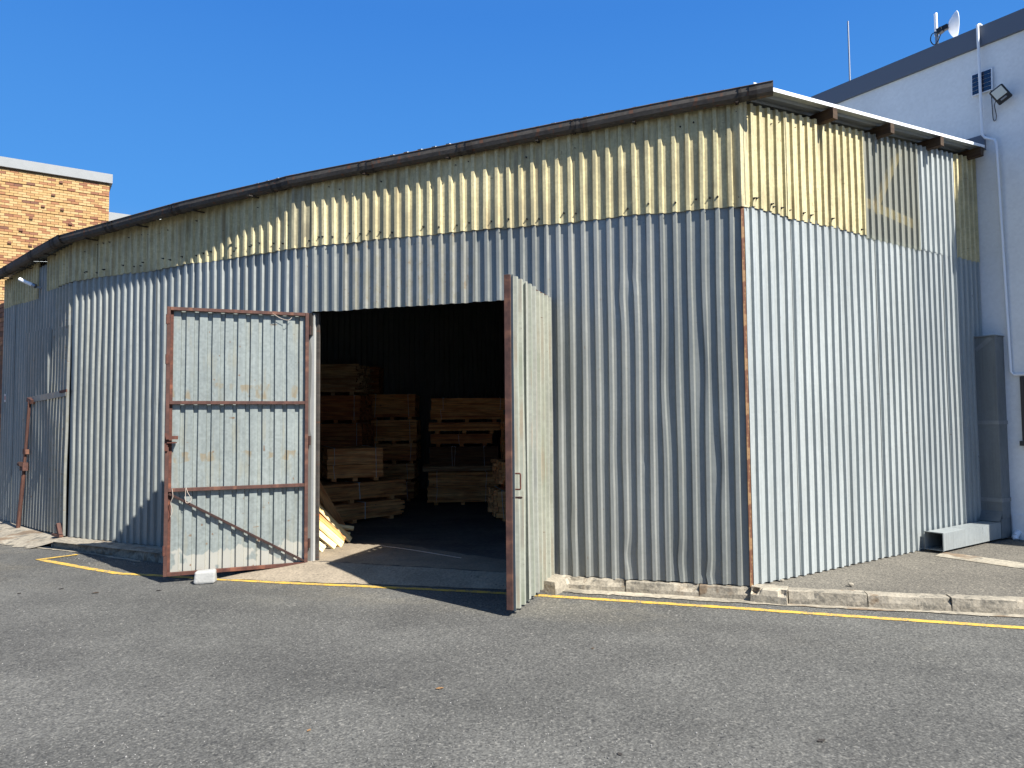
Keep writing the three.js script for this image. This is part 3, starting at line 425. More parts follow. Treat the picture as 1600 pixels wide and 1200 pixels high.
{
  const h0 = [.345, -6.985], F = face(h0, [-.337, .9415], [.9415, .337]), L = 1.125, b = .055, t = 2.815, up = [F.d[0], 0, F.d[1]], y = [0, 1, 0];
  const d = sub(shed, 'door', [h0[0], 0, h0[1]], 'right door leaf standing open toward the road, pale ribbed outer face');
  part(d, 'door_sheet', sheet(F, .02, .46, () => b + .005, () => t - .02, { off: .026, seg: 24, phase: .04, pf: STEEP }), M.painted[2]);
  part(d, 'door_sheet', sheet(F, .452, .80, () => b + .015, () => t, { off: .034, seg: 24, phase: .055, wob: .02, pf: STEEP }), M.painted[1], 'slightly sprung middle sheet');
  part(d, 'door_sheet', sheet(F, .78, L, () => b - .005, () => t, { off: .026, seg: 24, phase: .04, pf: STEEP }), M.painted[0]);
  angle(d, 'stile', F.at(L - .016, b, 0), F.at(L - .016, t, 0), .055, .036, M.rust, up); angle(d, 'stile', F.at(.02, b, 0), F.at(.02, t, 0), .045, .036, M.rustDark, up);
  for (const h of [t - .018, 1.81, .925, b + .018]) angle(d, 'rail', F.at(.04, h, 0), F.at(L - .034, h, 0), .044, .034, M.rust, y);
  angle(d, 'brace', F.at(L - .04, .89, 0), F.at(.04, b + .05, 0), .035, .022, M.rustDark, y);
  for (const h of [2.55, 1.4, .3]) part(d, 'hinge', [cyl(F.at(-.012, h - .05, .012), F.at(-.012, h + .05, .012), .013)], M.rustDark);
  part(d, 'handle', pipe([F.at(L - .05, 1.16, .03), F.at(L - .05, 1.16, .085), F.at(L - .05, 1.03, .085), F.at(L - .05, 1.03, .03)], .007, 7, 1.5), M.rustOrange, 'rusty bent-bar pull handle');
  part(d, 'hasp', [bar(F.at(L - .03, .965, .03), F.at(L - .03, .965, .075), .04, .012, 1), new THREE.TorusGeometry(.017, .006, 6, 14).rotateX(1.2).translate(...F.at(L - .03, .965, .085).toArray())], M.rustDark, 'rusty padlock eye');
}
// ---- small side door at the far left
{
  const b0 = F3.at(.08, 0, 0), d = sub(shed, 'door', [b0.x, 0, b0.z], 'closed sheet-metal side door with rusty drop bolt'), up = [F3.d[0], 0, F3.d[1]];
  part(d, 'door_sheet', sheet(F3, .05, .8, () => .11, () => 2.98, { off: .012, seg: 26, wave: 2.4, wob: .04 }), M.galv[4]); part(d, 'door_sheet', sheet(F3, .77, 1.95, () => .1, (u) => 2.98, { off: .016, seg: 26, wave: 2.2, wob: .04 }), M.galv[2]);
  part(d, 'bar', bar(F3.at(.05, 2.02, .05), F3.at(1.6, 1.965, .05), .006, .085, 1), M.galv[2], 'flat iron strap across the side door');
  part(d, 'hinge', bar(F3.at(-.02, 2.05, .06), F3.at(.25, 2.04, .06), .014, .035, 1), M.rustOrange);
  part(d, 'drop_bolt', [cyl(F3.at(1.46, 1.95, .085), F3.at(1.66, .85, .085), .022, .022, 10), cyl(F3.at(1.66, .85, .085), F3.at(1.80, .07, .1), .028, .03, 10), bar(F3.at(1.4, 1.93, .06), F3.at(1.52, 1.97, .08), .06, .06, 1), bar(F3.at(1.55, 1.2, .075), F3.at(1.68, 1.2, .075), .05, .07, 1), bar(F3.at(1.58, .98, .085), F3.at(1.73, .98, .085), .07, .12, 1)], M.rust, 'rusty pipe drop bolt down to the ground');
  part(d, 'padlock', [cyl(F3.at(1.60, 1.02, .13), F3.at(1.70, 1.02, .13), .035, .035, 10)], M.rustDark);
  part(d, 'foot_stop', [bar(F3.at(.10, .12, .06), F3.at(.2, .26, .06), .05, .06, 1), bar(F3.at(.06, .115, .06), F3.at(.3, .115, .08), .05, .03, 1)], M.rust, 'rusty iron stop at the foot of the side door');
}
part(shed, 'sticker', bar(F3.at(2.87, 2.03, .035), F3.at(2.95, 2.03, .035), .002, .13, 1), M.sticker, 'small pale and red sticker'); part(shed, 'sticker_mark', bar(F3.at(2.885, 2.03, .0365), F3.at(2.935, 2.03, .0365), .002, .06, 1), M.stickerRed);
{
  const p = F3.at(1.3, 3.62, 0), l = thing('tube_lamp', 'white tube lamp on a bracket under the eave at far left', 'lamp', [p.x, p.y, p.z]);
  part(l, 'tube', cyl(F3.at(1.25, 3.62, .12), F3.at(1.42, 3.72, .26), .026, .026, 12), M.white); part(l, 'bracket', bar(F3.at(1.27, 3.6, .0), F3.at(1.29, 3.62, .14), .03, .03, 1), M.steel); part(l, 'end_cap', cyl(F3.at(1.235, 3.61, .105), F3.at(1.265, 3.63, .135), .033, .033, 12), M.steel);
}
// ---------------------------------------------------------------- timber inside
function bundle(label, o) {
  const { p, h0, ang = 0, L, H, D = .9, n = 7, mats, straps = [], ragged = .009, bearer = true, cat = 'timber bundle', name = 'timber_bundle' } = o;
  const a = ang * Math.PI / 180, x = new THREE.Vector3(Math.cos(a), 0, -Math.sin(a)), z = new THREE.Vector3(-Math.sin(a), 0, -Math.cos(a)), y = new THREE.Vector3(0, 1, 0);
  const g = thing(name, label, cat, [p[0], h0, p[1]], 'timber stacked inside the shed'), O = new THREE.Vector3(p[0], h0, p[1]);
  const at = (u, v, w) => O.clone().addScaledVector(x, u).addScaledVector(y, v).addScaledVector(z, w);
  const bh = bearer ? .05 : 0, t = (H - bh) / n, cols = Math.max(2, Math.round(D / .12)), cw = D / cols, rest = [];
  if (bearer) for (const u of [.12, .5, .88]) part(g, 'bearer', bar(at(L * u, .025, .0), at(L * u, .025, D), .07, .05, 1), pick(mats));
  for (let k = 0; k < n; k++) for (let c = 0; c < cols; c++) { const e0 = rr(-ragged, ragged), e1 = rr(-ragged, ragged), w = c * cw + cw / 2 + rr(-.006, .006); const b = bar(at(e0, bh + t * (k + .5), w), at(L + e1, bh + t * (k + .5), w), cw * .97, t * rr(.92, .97), 1); if (c === 0) part(g, 'board', b, pick(mats)); else rest.push(b); }
  const r = part(g, 'boards_behind', rest, mats[0]); r.userData.kind = 'stuff';
  for (const s of straps) { const u = L * s, q = .006; part(g, 'strap', [bar(at(u, bh - q, -q), at(u + rr(-.03, .03), H + q, -q), .022, .004, 1, x.toArray()), bar(at(u, H + q, -q), at(u, H + q, D), .016, .004, 1)], M.strap); }
  return g;
}
const St = ' in the right-hand stack inside the shed';
bundle('pale timber bundle on the floor, lowest' + St, { p: [-1.52, -12.83], h0: .1, ang: 4, L: 1.26, H: .31, n: 7, mats: M.wood, straps: [.12, .82] });
bundle('pale timber bundle, second from the floor' + St, { p: [-1.50, -12.83], h0: .412, ang: 4, L: 1.24, H: .27, n: 6, mats: M.wood, straps: [.12, .82], bearer: false });
bundle('thin grey boards laid flat under the dark bundle' + St, { p: [-1.58, -12.80], h0: .70, ang: 4, L: 1.34, H: .09, n: 2, mats: M.woodGrey, ragged: .04, bearer: false });
bundle('dark, nearly black timber bundle with white straps' + St, { p: [-1.48, -12.84], h0: .795, ang: 4, L: 1.22, H: .34, n: 9, mats: M.woodDark, straps: [.33, .36, .80], bearer: false });
bundle('short brown timber bundle resting on the dark one' + St, { p: [-1.46, -12.84], h0: 1.14, ang: 4, L: 1.1, H: .22, n: 4, mats: M.woodRed, straps: [.46] });
bundle('brown timber bundle, third from the top' + St, { p: [-1.50, -12.84], h0: 1.37, ang: 4, L: 1.28, H: .2, n: 4, mats: [M.wood[2], M.woodRed[0]] });
bundle('timber bundle second from the top' + St, { p: [-1.46, -12.84], h0: 1.575, ang: 4, L: 1.3, H: .22, n: 5, mats: [M.wood[1], M.woodRed[0]], straps: [.15] });
bundle('orange-brown timber bundle with two straps, topmost' + St, { p: [-1.45, -12.84], h0: 1.797, ang: 4, L: 1.34, H: .21, n: 5, mats: [M.wood[2], M.wood[1]], straps: [.16, .92], bearer: false });
const Sm = ' in the middle stack inside the shed';
[[.1, .36, 'lowest'], [.465, .34, 'second from the floor'], [.81, .37, 'third from the floor'], [1.185, .44, 'second from the top'], [1.63, .48, 'topmost']].forEach(([h, H, w], i) => bundle(`brown timber bundle, ${w}${Sm}`, { p: [-2.70 + rr(-.04, .04), -13.5], h0: h, ang: 2, L: .86, H, n: 7, mats: i % 2 ? M.wood : [M.wood[1], M.wood[2], M.woodRed[0]], straps: [.12, .86] }));
const Sl = ' in the left-hand rear stack inside the shed';
bundle('reddish timber bundle, lowest visible' + Sl, { p: [-3.35, -12], h0: 1.1, ang: -2, L: .84, H: .47, n: 6, mats: M.woodRed, straps: [.9] });
bundle('reddish timber bundle, second from the top' + Sl, { p: [-3.36, -12], h0: 1.58, ang: -2, L: .82, H: .46, n: 6, mats: M.woodRed, straps: [.88] });
bundle('ragged grey weathered boards, topmost' + Sl, { p: [-3.42, -12], h0: 2.05, ang: -2, L: .84, H: .52, n: 12, mats: M.woodGrey, ragged: .07 });
bundle('brown timber packs standing under the left-hand rear stack', { p: [-3.4, -12.02], h0: .1, ang: -2, L: .9, H: .99, n: 9, mats: M.woodRed });
bundle('dark red timber pack beside the ragged grey boards at the back of the shed', { p: [-3.2, -14.55], h0: .1, ang: 0, L: .5, H: 2.62, n: 14, D: .5, mats: M.woodRed });
bundle('low long pile of thin boards at the front left inside the shed', { p: [-2.95, -10.02], h0: .1, ang: 46.5, L: 1.78, H: .29, n: 9, D: 1.2, mats: M.wood, straps: [.6], ragged: .05 });
bundle('upper long pile of thin boards at the front left inside the shed', { p: [-3.05, -9.96], h0: .395, ang: 46.5, L: 1.95, H: .29, n: 8, D: 1.2, mats: [M.wood[1], M.wood[2]], straps: [.57], ragged: .06, bearer: true });
bundle('strapped pale timber bundle lying across the front left pile', { p: [-2.73, -10.6], h0: .715, ang: 22, L: .82, H: .24, n: 6, D: 1.2, mats: [M.wood[0], M.wood[2]], straps: [.13, .88] });
bundle('strapped pale timber bundle on top at the front left inside the shed', { p: [-2.73, -10.6], h0: .962, ang: 22, L: .82, H: .24, n: 6, D: 1.2, mats: [M.wood[0], M.wood[2]], straps: [.13, .88], bearer: false });
bundle('short timber bundle low beside the open right door', { p: [-.23, -10.75], h0: .1, ang: 10, L: .9, H: .44, n: 5, mats: M.wood, ragged: .05, straps: [.1] });
bundle('timber bundle above the short one beside the open right door', { p: [-.17, -11.1], h0: .56, ang: 10, L: 1.0, H: .4, n: 6, mats: M.wood, ragged: .05 });
bundle('tall brown timber pack behind the open right door', { p: [-.08, -11.5], h0: .1, ang: 8, L: 1.2, H: 1.6, n: 12, mats: [M.wood[2], M.woodRed[0]] });
{ // leaning planks beside the post
  const G = 'planks leaning behind the left door post', add = (label, a, b, w, h, m, up = [.5, .6, .6]) => single('plank', label, 'plank', bar(a, b, w, h, 1, up, .003), m, a, G);
  add('long brown plank leaning at the back of the plank group', [-2.24, .115, -9.62], [-2.95, 1.55, -9.2], .13, .03, M.wood[1], [.6, .4, .7]);
  add('long brown plank leaning in the middle of the plank group', [-2.32, .115, -9.42], [-2.95, 1.35, -9.0], .12, .03, M.wood[2], [.6, .4, .7]);
  add('long red-brown plank leaning closest to the door post', [-2.42, .115, -9.2], [-2.98, 1.2, -8.8], .11, .03, M.woodRed[0], [.6, .4, .7]);
  const F = M.woodFresh, L = [
    ['pale fresh offcut, longest of the sunlit heap', [-2.02, .13, -8.98], [-2.72, .98, -8.6], .085, .03, F[0]],
    ['orange-stained offcut in the sunlit heap', [-2.07, .16, -8.86], [-2.72, .86, -8.52], .07, .028, M.wood[2]],
    ['pale fresh offcut, wide, in the middle of the sunlit heap', [-2.06, .118, -8.70], [-2.72, .80, -8.42], .11, .034, F[1]],
    ['pale fresh offcut second from the front of the sunlit heap', [-2.11, .118, -8.56], [-2.72, .70, -8.34], .08, .03, F[0]],
    ['whitish offcut near the front of the sunlit heap', [-2.20, .118, -8.40], [-2.74, .60, -8.26], .11, .03, F[2]],
    ['short yellowish offcut at the very front of the sunlit heap', [-2.24, .118, -8.30], [-2.72, .44, -8.2], .07, .03, F[1]],
    ['squared pale stick lying out to the right of the heap', [-2.02, .25, -9.16], [-2.6, .36, -9.02], .04, .04, F[2]],
    ['second pale stick under the one lying to the right', [-2.05, .185, -9.08], [-2.6, .33, -8.92], .04, .04, F[0]],
    ['lowest pale stick lying out to the right of the heap', [-2.09, .135, -9.02], [-2.6, .27, -8.84], .045, .035, F[1]],
  ];
  for (const [l, a, b, w, h, m] of L) add(l, a, b, w, h, m, [.75, .55, .45]);
}
single('cord', 'thin pale cord lying across the shed floor', 'cord', tube([[-1.64, .106, -8.74], [-1.3, .107, -8.5], [-.95, .106, -8.22], [-.57, .106, -7.89]], .006, 6, 40), M.cord, [-1.64, .1, -8.74]);
{ const g = new RoundedBoxGeometry(.205, .135, .13, 5, .028), p = g.attributes.position; for (let i = 0; i < p.count; i++) { const k = 1 + .14 * (nz(p.getX(i) * 22 + p.getZ(i) * 9, p.getY(i) * 22 + p.getZ(i) * 17, 77) - .5) - (p.getX(i) < -.06 && p.getY(i) > 0 ? .1 : 0); p.setXYZ(i, p.getX(i) * k, p.getY(i) * k, p.getZ(i) * k); } g.computeVertexNormals(); triUV(g, 1); g.applyMatrix4(new THREE.Matrix4().makeRotationY(.28).setPosition(-3.09, .062, -7.27)); single('stone_block', 'white painted concrete block holding the left door open', 'block', g, M.stone, [-3.09, 0, -7.27]); }

// ---------------------------------------------------------------- duct in the corner on the right
function vbox(v0, v1, w0, w1, h0, h1, s = 2, bev = 0) { const g0 = bev ? new RoundedBoxGeometry(v1 - v0, h1 - h0, w1 - w0, 1, bev) : new THREE.BoxGeometry(v1 - v0, h1 - h0, w1 - w0), g = g0.index ? g0.toNonIndexed() : g0; triUV(g, s, rnd(), rnd()); g.applyMatrix4(frameM(W((v0 + v1) / 2, (w0 + w1) / 2, (h0 + h1) / 2), new THREE.Vector3(DV[0], 0, DV[1]), new THREE.Vector3(0, 1, 0), new THREE.Vector3(-DW[0], 0, -DW[1]))); return g; }
{
  const p = W(3.6, -.15, .11), d = thing('air_duct', 'galvanised metal duct running along the wall foot and up the corner', 'duct', p.toArray());
  const a = .003, w0 = -.255, w1 = -.065, h0 = .135, h1 = .325, v0 = 2.93, v1 = 4.36;
  part(d, 'duct_run', [vbox(v0, v1, w0, w1, h1 - a, h1), vbox(v0, v1, w0, w1, h0, h0 + a), vbox(v0, v1, w0, w0 + a, h0 + a, h1 - a), vbox(v0, v1, w1 - a, w1, h0 + a, h1 - a)], M.duct[0], 'open-ended horizontal length of duct');
  part(d, 'flange', [vbox(v0 - .004, v0 + .012, w0 - .005, w1 + .005, h1, h1 + .006), vbox(v0 - .004, v0 + .012, w0 - .006, w0, h0 - .004, h1)], M.duct[1]);
  part(d, 'elbow', [vbox(4.362, 4.63, -.262, -.03, .13, .36), bar(W(4.33, -.146, .33), W(4.45, -.146, .52), .225, .012, 2)], M.duct[1]);
  part(d, 'riser', vbox(4.40, 4.632, -.262, -.03, .36, 2.58, 2, .004), M.duct[1], 'upright length of duct in the corner');
  for (const h of [.56, 1.5]) part(d, 'seam_band', vbox(4.392, 4.634, -.27, -.024, h, h + .045), M.duct[2]);
  part(d, 'cap', [vbox(4.38, 4.634, -.272, -.022, 2.58, 2.592), bar(W(4.396, -.045, 2.42), W(4.396, -.22, 2.56), .004, .05, 2)], M.duct[2]);
}
// ---------------------------------------------------------------- white building
{
  const p = W(4.7, -2.75, 0), b = thing('white_building', 'tall white plastered building with dark grey roof edge on the right', 'building', p.toArray());
  part(b, 'wall', [vbox(4.64, 16, -2.75, 13, -.1, 6.31, 2), vbox(4.7, 15.9, -2.7, 12.9, 6.31, 6.5, 2)], M.plaster);
  part(b, 'roof_edge', [vbox(4.60, 4.72, -2.8, 13.05, 6.312, 6.565, 2), vbox(4.72, 16, -2.8, -2.68, 6.312, 6.565, 2)], M.fascia, 'dark grey band along the top of the wall');
  part(b, 'flashing', [vbox(4.585, 4.638, -.16, 6, 4.97, 5.16, 2)], M.fascia, 'dark grey flashing over the shed roof');
  part(b, 'plinth', vbox(4.615, 4.66, -2.76, -.28, -.05, .40, 2), M.plaster);
  const w = part(b, 'window', [vbox(4.60, 4.64, -.47, -.43, 1.30, 2.08), vbox(4.60, 4.64, -1.45, -1.41, 1.30, 2.08), vbox(4.60, 4.64, -1.41, -.47, 2.04, 2.08), vbox(4.60, 4.64, -1.41, -.47, 1.30, 1.34)], M.frame, 'dark framed window at the right edge');
  const x1 = part(b, 'pane', vbox(4.63, 4.638, -1.41, -.47, 1.34, 2.04), M.glass), x2 = part(b, 'sill', vbox(4.57, 4.64, -1.48, -.41, 1.24, 1.298, 2), M.frame), x3 = part(b, 'glazing_bar', vbox(4.605, 4.629, -.60, -.57, 1.34, 2.04), M.frame); for (const x of [x1, x2, x3]) { b.remove(x); w.add(x); }
  part(b, 'bolt', cyl(W(4.64, -.17, 1.54), W(4.6, -.17, 1.54), .012), M.rubber);
}
const WW = (s, h, o = 0) => W(4.64 - o, -s, h);
single('conduit', 'white plastic conduit bending down the white wall', 'conduit', pipe([WW(.15, 6.45, -.12), WW(.15, 6.60, -.06), WW(.15, 6.60, .075), WW(.15, 6.25, .075), WW(.152, 5.12, .075), WW(.30, 5.035, .075), WW(.335, 2.1, .03), WW(1.2, 2.1, .03)], .017, 10, 2), M.pvc, WW(.15, 5.1).toArray());
{
  const c = WW(.154, 5.84, .03), s = thing('solar_panel', 'small dark solar panel with white frame on the white wall', 'solar panel', c.toArray());
  const X = new THREE.Vector3(-DW[0], 0, -DW[1]), Y = new THREE.Vector3(0, 1, 0), Zn = new THREE.Vector3(-DV[0], 0, -DV[1]); Y.applyAxisAngle(X, -.05); const Zp = new THREE.Vector3().crossVectors(X, Y); if (Zp.dot(Zn) < 0) Zp.negate();
  const at = (x, y, z) => c.clone().addScaledVector(X, x).addScaledVector(Y, y).addScaledVector(Zp, z);
  part(s, 'frame', [bar(at(-.12, 0, 0), at(.12, 0, 0), .012, .285, 1, Y.toArray())], M.white);
  for (let i = 0; i < 2; i++) for (let j = 0; j < 5; j++) part(s, 'cell', bar(at(-.108 + i * .11, -.107 + j * .0535, .0075), at(-.002 + i * .11, -.107 + j * .0535, .0075), .006, .049, 1, Y.toArray()), M.cell);
  part(s, 'bracket', bar(at(0, 0, -.006), WW(.154, 5.84, -.002), .05, .05, 1), M.steel);
}
{
  const c = WW(.40, 5.56, .14), f = thing('floodlight', 'square black floodlight tilted on the white wall', 'floodlight', c.toArray());
  const n = new THREE.Vector3(-.62, -.28, .73).normalize(), r0 = new THREE.Vector3(0, 1, 0).cross(n).normalize(), u0 = n.clone().cross(r0), a = .52, X = r0.clone().multiplyScalar(Math.cos(a)).addScaledVector(u0, Math.sin(a)), Y = u0.clone().multiplyScalar(Math.cos(a)).addScaledVector(r0, -Math.sin(a));
  const put = (g, x, y, z) => { g = g.index ? g.toNonIndexed() : g; g.applyMatrix4(frameM(c.clone().addScaledVector(X, x).addScaledVector(Y, y).addScaledVector(n, z), X, Y, n)); return g; };
  part(f, 'housing', put(new RoundedBoxGeometry(.165, .205, .04, 3, .018), 0, 0, 0), M.black); part(f, 'lens', put(new RoundedBoxGeometry(.125, .115, .008, 2, .003), 0, .028, .0195), M.lens); part(f, 'sensor', put(new RoundedBoxGeometry(.07, .02, .012, 2, .004), 0, -.06, .02), M.steel); part(f, 'fins', put(new THREE.BoxGeometry(.12, .14, .03), 0, 0, -.03), M.black);
  part(f, 'bracket', [bar(c.clone().addScaledVector(n, -.04), WW(.46, 5.57, -.002), .03, .012, 1)], M.black);
  single('cable', 'thin dark cable looping from the solar panel to the floodlight', 'cable', tube([WW(.25, 5.72, .02), WW(.255, 5.45, .02), WW(.262, 5.32, .02), WW(.285, 5.30, .02), WW(.30, 5.36, .03), WW(.30, 5.5, .06), c.clone().addScaledVector(n, -.04)], .005, 6), M.rubber, WW(.26, 5.3).toArray());
}
single('mast', 'thin bare metal pole rising above the white building roof', 'pole', cyl(WW(-1.89, 6.5, -.5), WW(-1.89, 7.78, -.5), .014, .012), M.steel, WW(-1.89, 6.5, -.5).toArray());
{
  const b = WW(-.60, 6.5, -.5), d = thing('dish_antenna', 'white dish antenna on a short mast above the white roof', 'antenna', b.toArray());
  part(d, 'mast', cyl(b, WW(-.60, 7.0, -.5), .022), M.steel); part(d, 'sector_antenna', new RoundedBoxGeometry(.034, .27, .045, 2, .012).translate(...WW(-.595, 7.14, -.48).toArray()), M.white, 'upright white antenna stick');
  const ax = new THREE.Vector3(.93, .02, .36).normalize(), q = new THREE.Quaternion().setFromUnitVectors(new THREE.Vector3(0, 1, 0), ax), pts = []; for (let i = 0; i <= 12; i++) { const r = .175 * i / 12; pts.push(new THREE.Vector2(r, r * r * 3.0)); } pts.push(new THREE.Vector2(.18, .098), new THREE.Vector2(.175, .103)); for (let i = 12; i >= 0; i--) { const r = .172 * i / 12; pts.push(new THREE.Vector2(r, r * r * 3.0 + .006)); }
  const c = WW(-.44, 7.01, -.48); part(d, 'reflector', new THREE.LatheGeometry(pts, 36).applyQuaternion(q).translate(...c.toArray()), M.white);
  part(d, 'mount', [bar(WW(-.585, 7.0, -.48), c, .05, .07, 1), bar(WW(-.545, 7.02, -.46), WW(-.52, 6.95, -.46), .07, .06, 1)], M.black); part(d, 'clamp', cyl(WW(-.6, 6.96, -.5), WW(-.6, 7.05, -.5), .03), M.steel);
  part(d, 'cable_loop', tube([WW(-.6, 7.0, -.47), WW(-.65, 6.98, -.46), WW(-.665, 6.9, -.46), WW(-.63, 6.83, -.47), WW(-.58, 6.84, -.46), WW(-.53, 6.93, -.46)], .007, 6), M.rubber);
}
single('drain_stub', 'short white plastic pipe stub at the foot of the white wall', 'pipe', [cyl(WW(.335, .20, -.01), WW(.33, .15, .1), .032, .036, 14), cyl(WW(.33, .15, .1), WW(.345, .115, .12), .036, .03, 14)], M.pvc, WW(.33, .1).toArray());
{ const g = stoneGeo(.16, .06, .1, .03); g.translate(...WW(.62, .135, .1).toArray()); single('rubble', 'low heap of broken mortar at the foot of the white wall', 'rubble', g, M.conc, WW(.62, .1, .1).toArray()); }
// ---------------------------------------------------------------- brick building and the pale one behind it
{
  const C = [-14.2, -25], F = face(C, DV, [.562, .827]), b = thing('brick_building', 'tall yellow and red brick building with pale coping at far left', 'building', [C[0], 0, C[1]]);
  const body = (u0, u1, o0, o1, h0, h1) => { const g = new THREE.BoxGeometry(u1 - u0, h1 - h0, o1 - o0).toNonIndexed(); triUV(g, 1); const m = F.at((u0 + u1) / 2, (h0 + h1) / 2, (o0 + o1) / 2); g.applyMatrix4(frameM(m, new THREE.Vector3(DV[0], 0, DV[1]), new THREE.Vector3(0, 1, 0), new THREE.Vector3(.562, 0, .827))); return g; };
  part(b, 'wall', body(-14, -.004, -9, -.04, -.1, 10.06), M.mortar, 'mortar body of the wall behind the bricks');
  part(b, 'coping', body(-14.05, .09, -9.05, .09, 10.1, 10.42), M.coping, 'pale concrete coping'); part(b, 'shadow_course', body(-14, -.002, -9, -.03, 10.06, 10.1), M.mortar);
  const BL = .222, PL = .232, list = []; let h = 10.045, row = 0;
  const col = BRICKS.map((c) => new THREE.Color(`rgb(${c})`));
  while (h > .1) { const deep = row % 5 === 4; h -= .073; const o = (row % 2) * PL / 2; for (let u = -5.2 + o; u < -.02; u += PL) { const e = Math.min(u + BL, 0); if (e - u < .04) continue; list.push({ u0: u, u1: e, h0: h, h1: h + .073, k: pick([0, 0, 1, 1, 1, 5, 5, 0, 2, 2, 3, 3, 4, rnd() < .4 ? 6 : 1]), out: rr(-.003, .004) }); } h -= deep ? .03 : .011; row++; }
  const isVis = (q) => q.u0 > -3.4 && q.h0 > 6.1 + (q.u0 + 3.3) * .75; const vis = list.filter(isVis), near = vis.slice().sort((a, c) => a.u0 - c.u0).slice(0, 300), set = new Set(near), rest = [];
  const proto = new THREE.BoxGeometry(1, 1, 1).toNonIndexed();
  const mk = (q) => body(q.u0, q.u1, -.045, q.out, q.h0, q.h1);
  for (const q of list) { const g = mk(q); if (set.has(q)) part(b, 'brick', g, M.brick[q.k]); else { const c = new Float32Array(g.attributes.position.count * 3); for (let i = 0; i < c.length; i += 3) { c[i] = col[q.k].r; c[i + 1] = col[q.k].g; c[i + 2] = col[q.k].b; } g.setAttribute('color', new THREE.BufferAttribute(c, 3)); rest.push(g); } }
  const r = part(b, 'bricks_beyond', rest, M.brickV); r.userData.kind = 'stuff';
  for (const [u, hh] of [[-1.72, 9.42], [-2.0, 8.98], [-1.45, 8.96], [-2.33, 8.52], [-1.2, 8.5], [-2.6, 8.08], [-.92, 8.05], [-2.33, 7.6], [-2.9, 7.62], [-1.5, 9.9]]) part(b, 'projecting_brick', body(u, u + .105, .002, .05, hh - .05, hh + .02), M.brick[6]);
}
{
  const F = face([F3.at(3.2, 0, -.22).x, F3.at(3.2, 0, -.22).z], F3.d, F3.n), p = F.at(0, 0, 0), b = thing('brick_wall', 'dark shaded brick wall end just beyond the left end of the shed', 'wall', p.toArray());
  const body = (u0, u1, o0, o1, h0, h1) => { const g = new THREE.BoxGeometry(u1 - u0, h1 - h0, o1 - o0).toNonIndexed(); triUV(g, 1); g.applyMatrix4(frameM(F.at((u0 + u1) / 2, (h0 + h1) / 2, (o0 + o1) / 2), new THREE.Vector3(-F3.d[0], 0, -F3.d[1]), new THREE.Vector3(0, 1, 0), new THREE.Vector3(F3.n[0], 0, F3.n[1]))); return g; };
  part(b, 'wall_core', body(0, 1.5, -.3, -.012, 0, 3.75), M.mortar); let row = 0; for (let h = .02; h < 3.7; h += .085, row++) for (let u = (row % 2) * .115; u < 1.4; u += .232) part(b, 'brick', body(u, Math.min(u + .222, 1.5), -.02, rr(-.002, .003), h, h + .073), M.brick[pick([3, 4, 6, 4])]);
}
{
  const C = [-22.6, -37.4], F = face(C, DV, [.562, .827]), b = thing('pale_building', 'distant white building with grey parapet behind the brick one', 'building', [C[0], 0, C[1]]);
  const body = (u0, u1, o0, o1, h0, h1) => { const g = new THREE.BoxGeometry(u1 - u0, h1 - h0, o1 - o0).toNonIndexed(); triUV(g, 2); g.applyMatrix4(frameM(F.at((u0 + u1) / 2, (h0 + h1) / 2, (o0 + o1) / 2), new THREE.Vector3(DV[0], 0, DV[1]), new THREE.Vector3(0, 1, 0), new THREE.Vector3(.562, 0, .827))); return g; };
  part(b, 'wall', body(-3, 9, -8, 0, -.1, 12.35), M.plaster); part(b, 'parapet', body(-3.05, 9.05, -8, .06, 12.36, 12.98), M.coping, 'grey parapet band');
}
// ---------------------------------------------------------------- loose things on the ground
{
  const geo = new THREE.IcosahedronGeometry(1, 0), n = 4600, m = new THREE.InstancedMesh(geo, M.gravel, n), q = new THREE.Object3D(), c = new THREE.Color();
  for (let i = 0; i < n; i++) { const near = i < 3500, chip = i < 1400, u = rnd(), a = near ? rr(-4.6, 4.6) : rr(-5.5, 5.5), t = rnd(); const x = chip ? rr(-3.4, 1.2) : a, z = chip ? -2.7 - 1.6 * rnd() * rnd() : near ? rr(-6.3, -2.6) : (-7.05 + .30 * x + rr(-.9, .35) * u); if (!near && z < -7.05 + .3 * x - .05 && x < .4 && x > -2.5) { } const s = chip ? rr(.002, .0055) : near ? rr(.0016, .0042) : rr(.002, .006) * (t < .03 ? 2.2 : 1); q.position.set(x, gy(x, z) + s * .45, z); q.rotation.set(rnd() * 6, rnd() * 6, rnd() * 6); q.scale.set(s, s * rr(.5, .9), s * rr(.7, 1.2)); q.updateMatrix(); m.setMatrixAt(i, q.matrix); const g = rr(.1, .34); m.setColorAt(i, c.setRGB(g, g * .96, g * .88)); }
  m.name = 'gravel'; m.userData = { kind: 'stuff', label: 'loose grit and small stones on the asphalt', category: 'gravel' }; shade(m); scene.add(m);
}
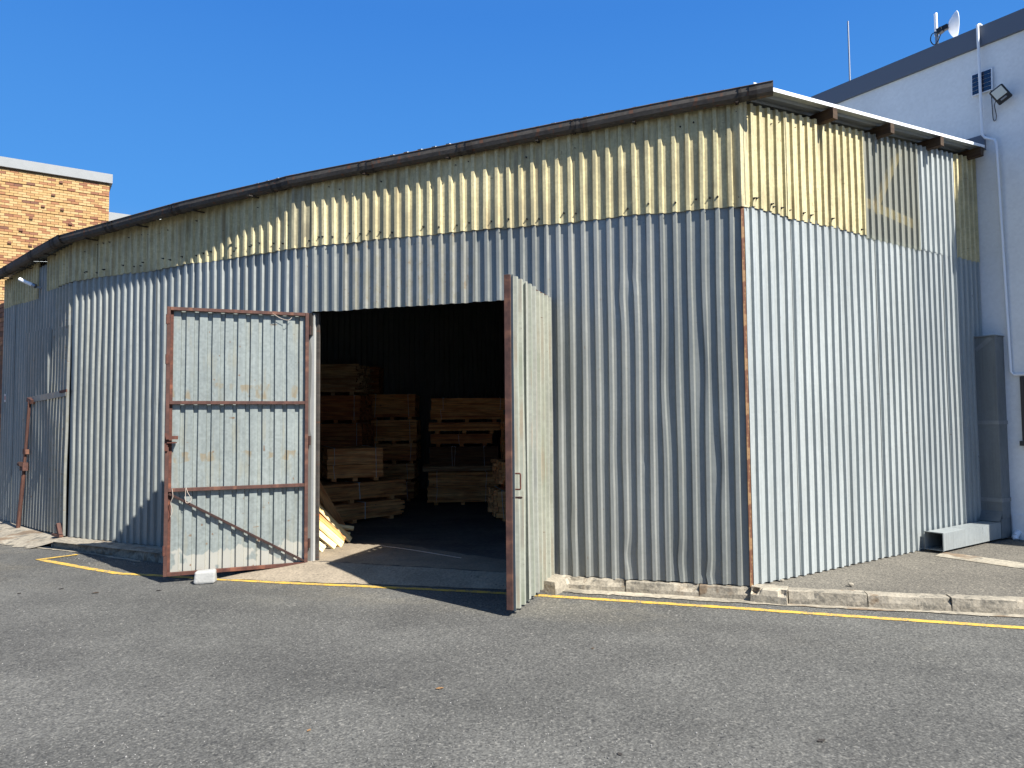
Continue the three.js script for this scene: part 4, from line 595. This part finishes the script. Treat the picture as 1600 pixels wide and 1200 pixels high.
{
  const leafGeo = (s) => { const g = new THREE.BufferGeometry(), p = [], ix = []; const N = 10; for (let i = 0; i <= N; i++) { const t = i / N, w = Math.sin(Math.PI * Math.pow(t, .8)) * (.3 + .06 * Math.sin(t * 17)) * s, c = .035 * s * Math.sin(t * 3) + .01 * s * Math.sin(t * 11); p.push((t - .5) * s, c + .09 * s * t, -w, (t - .5) * s, c * .4, 0, (t - .5) * s, c + .05 * s, w); } for (let i = 0; i < N; i++) { const a = i * 3; ix.push(a, a + 1, a + 3, a + 1, a + 4, a + 3, a + 1, a + 2, a + 4, a + 2, a + 5, a + 4); } g.setAttribute('position', new THREE.Float32BufferAttribute(p, 3)); g.setIndex(ix); g.computeVertexNormals(); return g; };
  for (const [x, z, s, r, k, lab] of [[-4.41, -7.07, .05, .3, 1, 'dark leaf on the road below the yellow line corner'], [-3.96, -6.87, .06, .5, 0, 'larger dark leaf on the road left of the open left door'], [-.45, -4.38, .05, .2, 2, 'tan dry leaf on the road in the middle foreground'], [-1.07, -3.81, .03, 1.2, 2, 'small tan leaf at the bottom edge, left of centre'], [.5, -3.52, .035, 2, 1, 'tiny dark leaf at the bottom edge, right of centre'], [1.515, -3.63, .05, .4, 1, 'dark leaf at the bottom edge toward the right'], [-4.7, -6.9, .05, 2.6, 1, 'small dark leaf, leftmost on the road'], [-3.4, -6.95, .05, .1, 1, 'dark leaf on the road just before the open left door'], [.55, -5.1, .035, 1.1, 0, 'tiny brown leaf on the road before the open right door']]) { const g = leafGeo(s); g.rotateY(r); g.translate(x, gy(x, z) + .003, z); single('dry_leaf', lab, 'leaf', g, M.leaf[k], [x, 0, z], 'dry leaves scattered on the road'); }
  const st = (x, z, s, h, label) => { const g = new THREE.IcosahedronGeometry(s, 1), p = g.attributes.position; for (let i = 0; i < p.count; i++) { const k = 1 + .35 * (nz(p.getX(i) * 60, p.getY(i) * 60 + p.getZ(i) * 40, 3) - .5); p.setXYZ(i, p.getX(i) * k, p.getY(i) * k * .6, p.getZ(i) * k); } g.computeVertexNormals(); triUV(g, 1); g.translate(x, h + s * .45, z); single('loose_stone', label, 'stone', g, M.concPale, [x, h, z]); };
  st(2.98, -6.42, .026, .115, 'pale loose stone on the pavement behind the kerb'); st(-2.28, -8.02, .035, .1, 'grey loose stone beside the left door post'); st(2.45, -6.62, .018, .115, 'small dark stone on the pavement near the shed corner');
}
renderer.render(scene, camera);
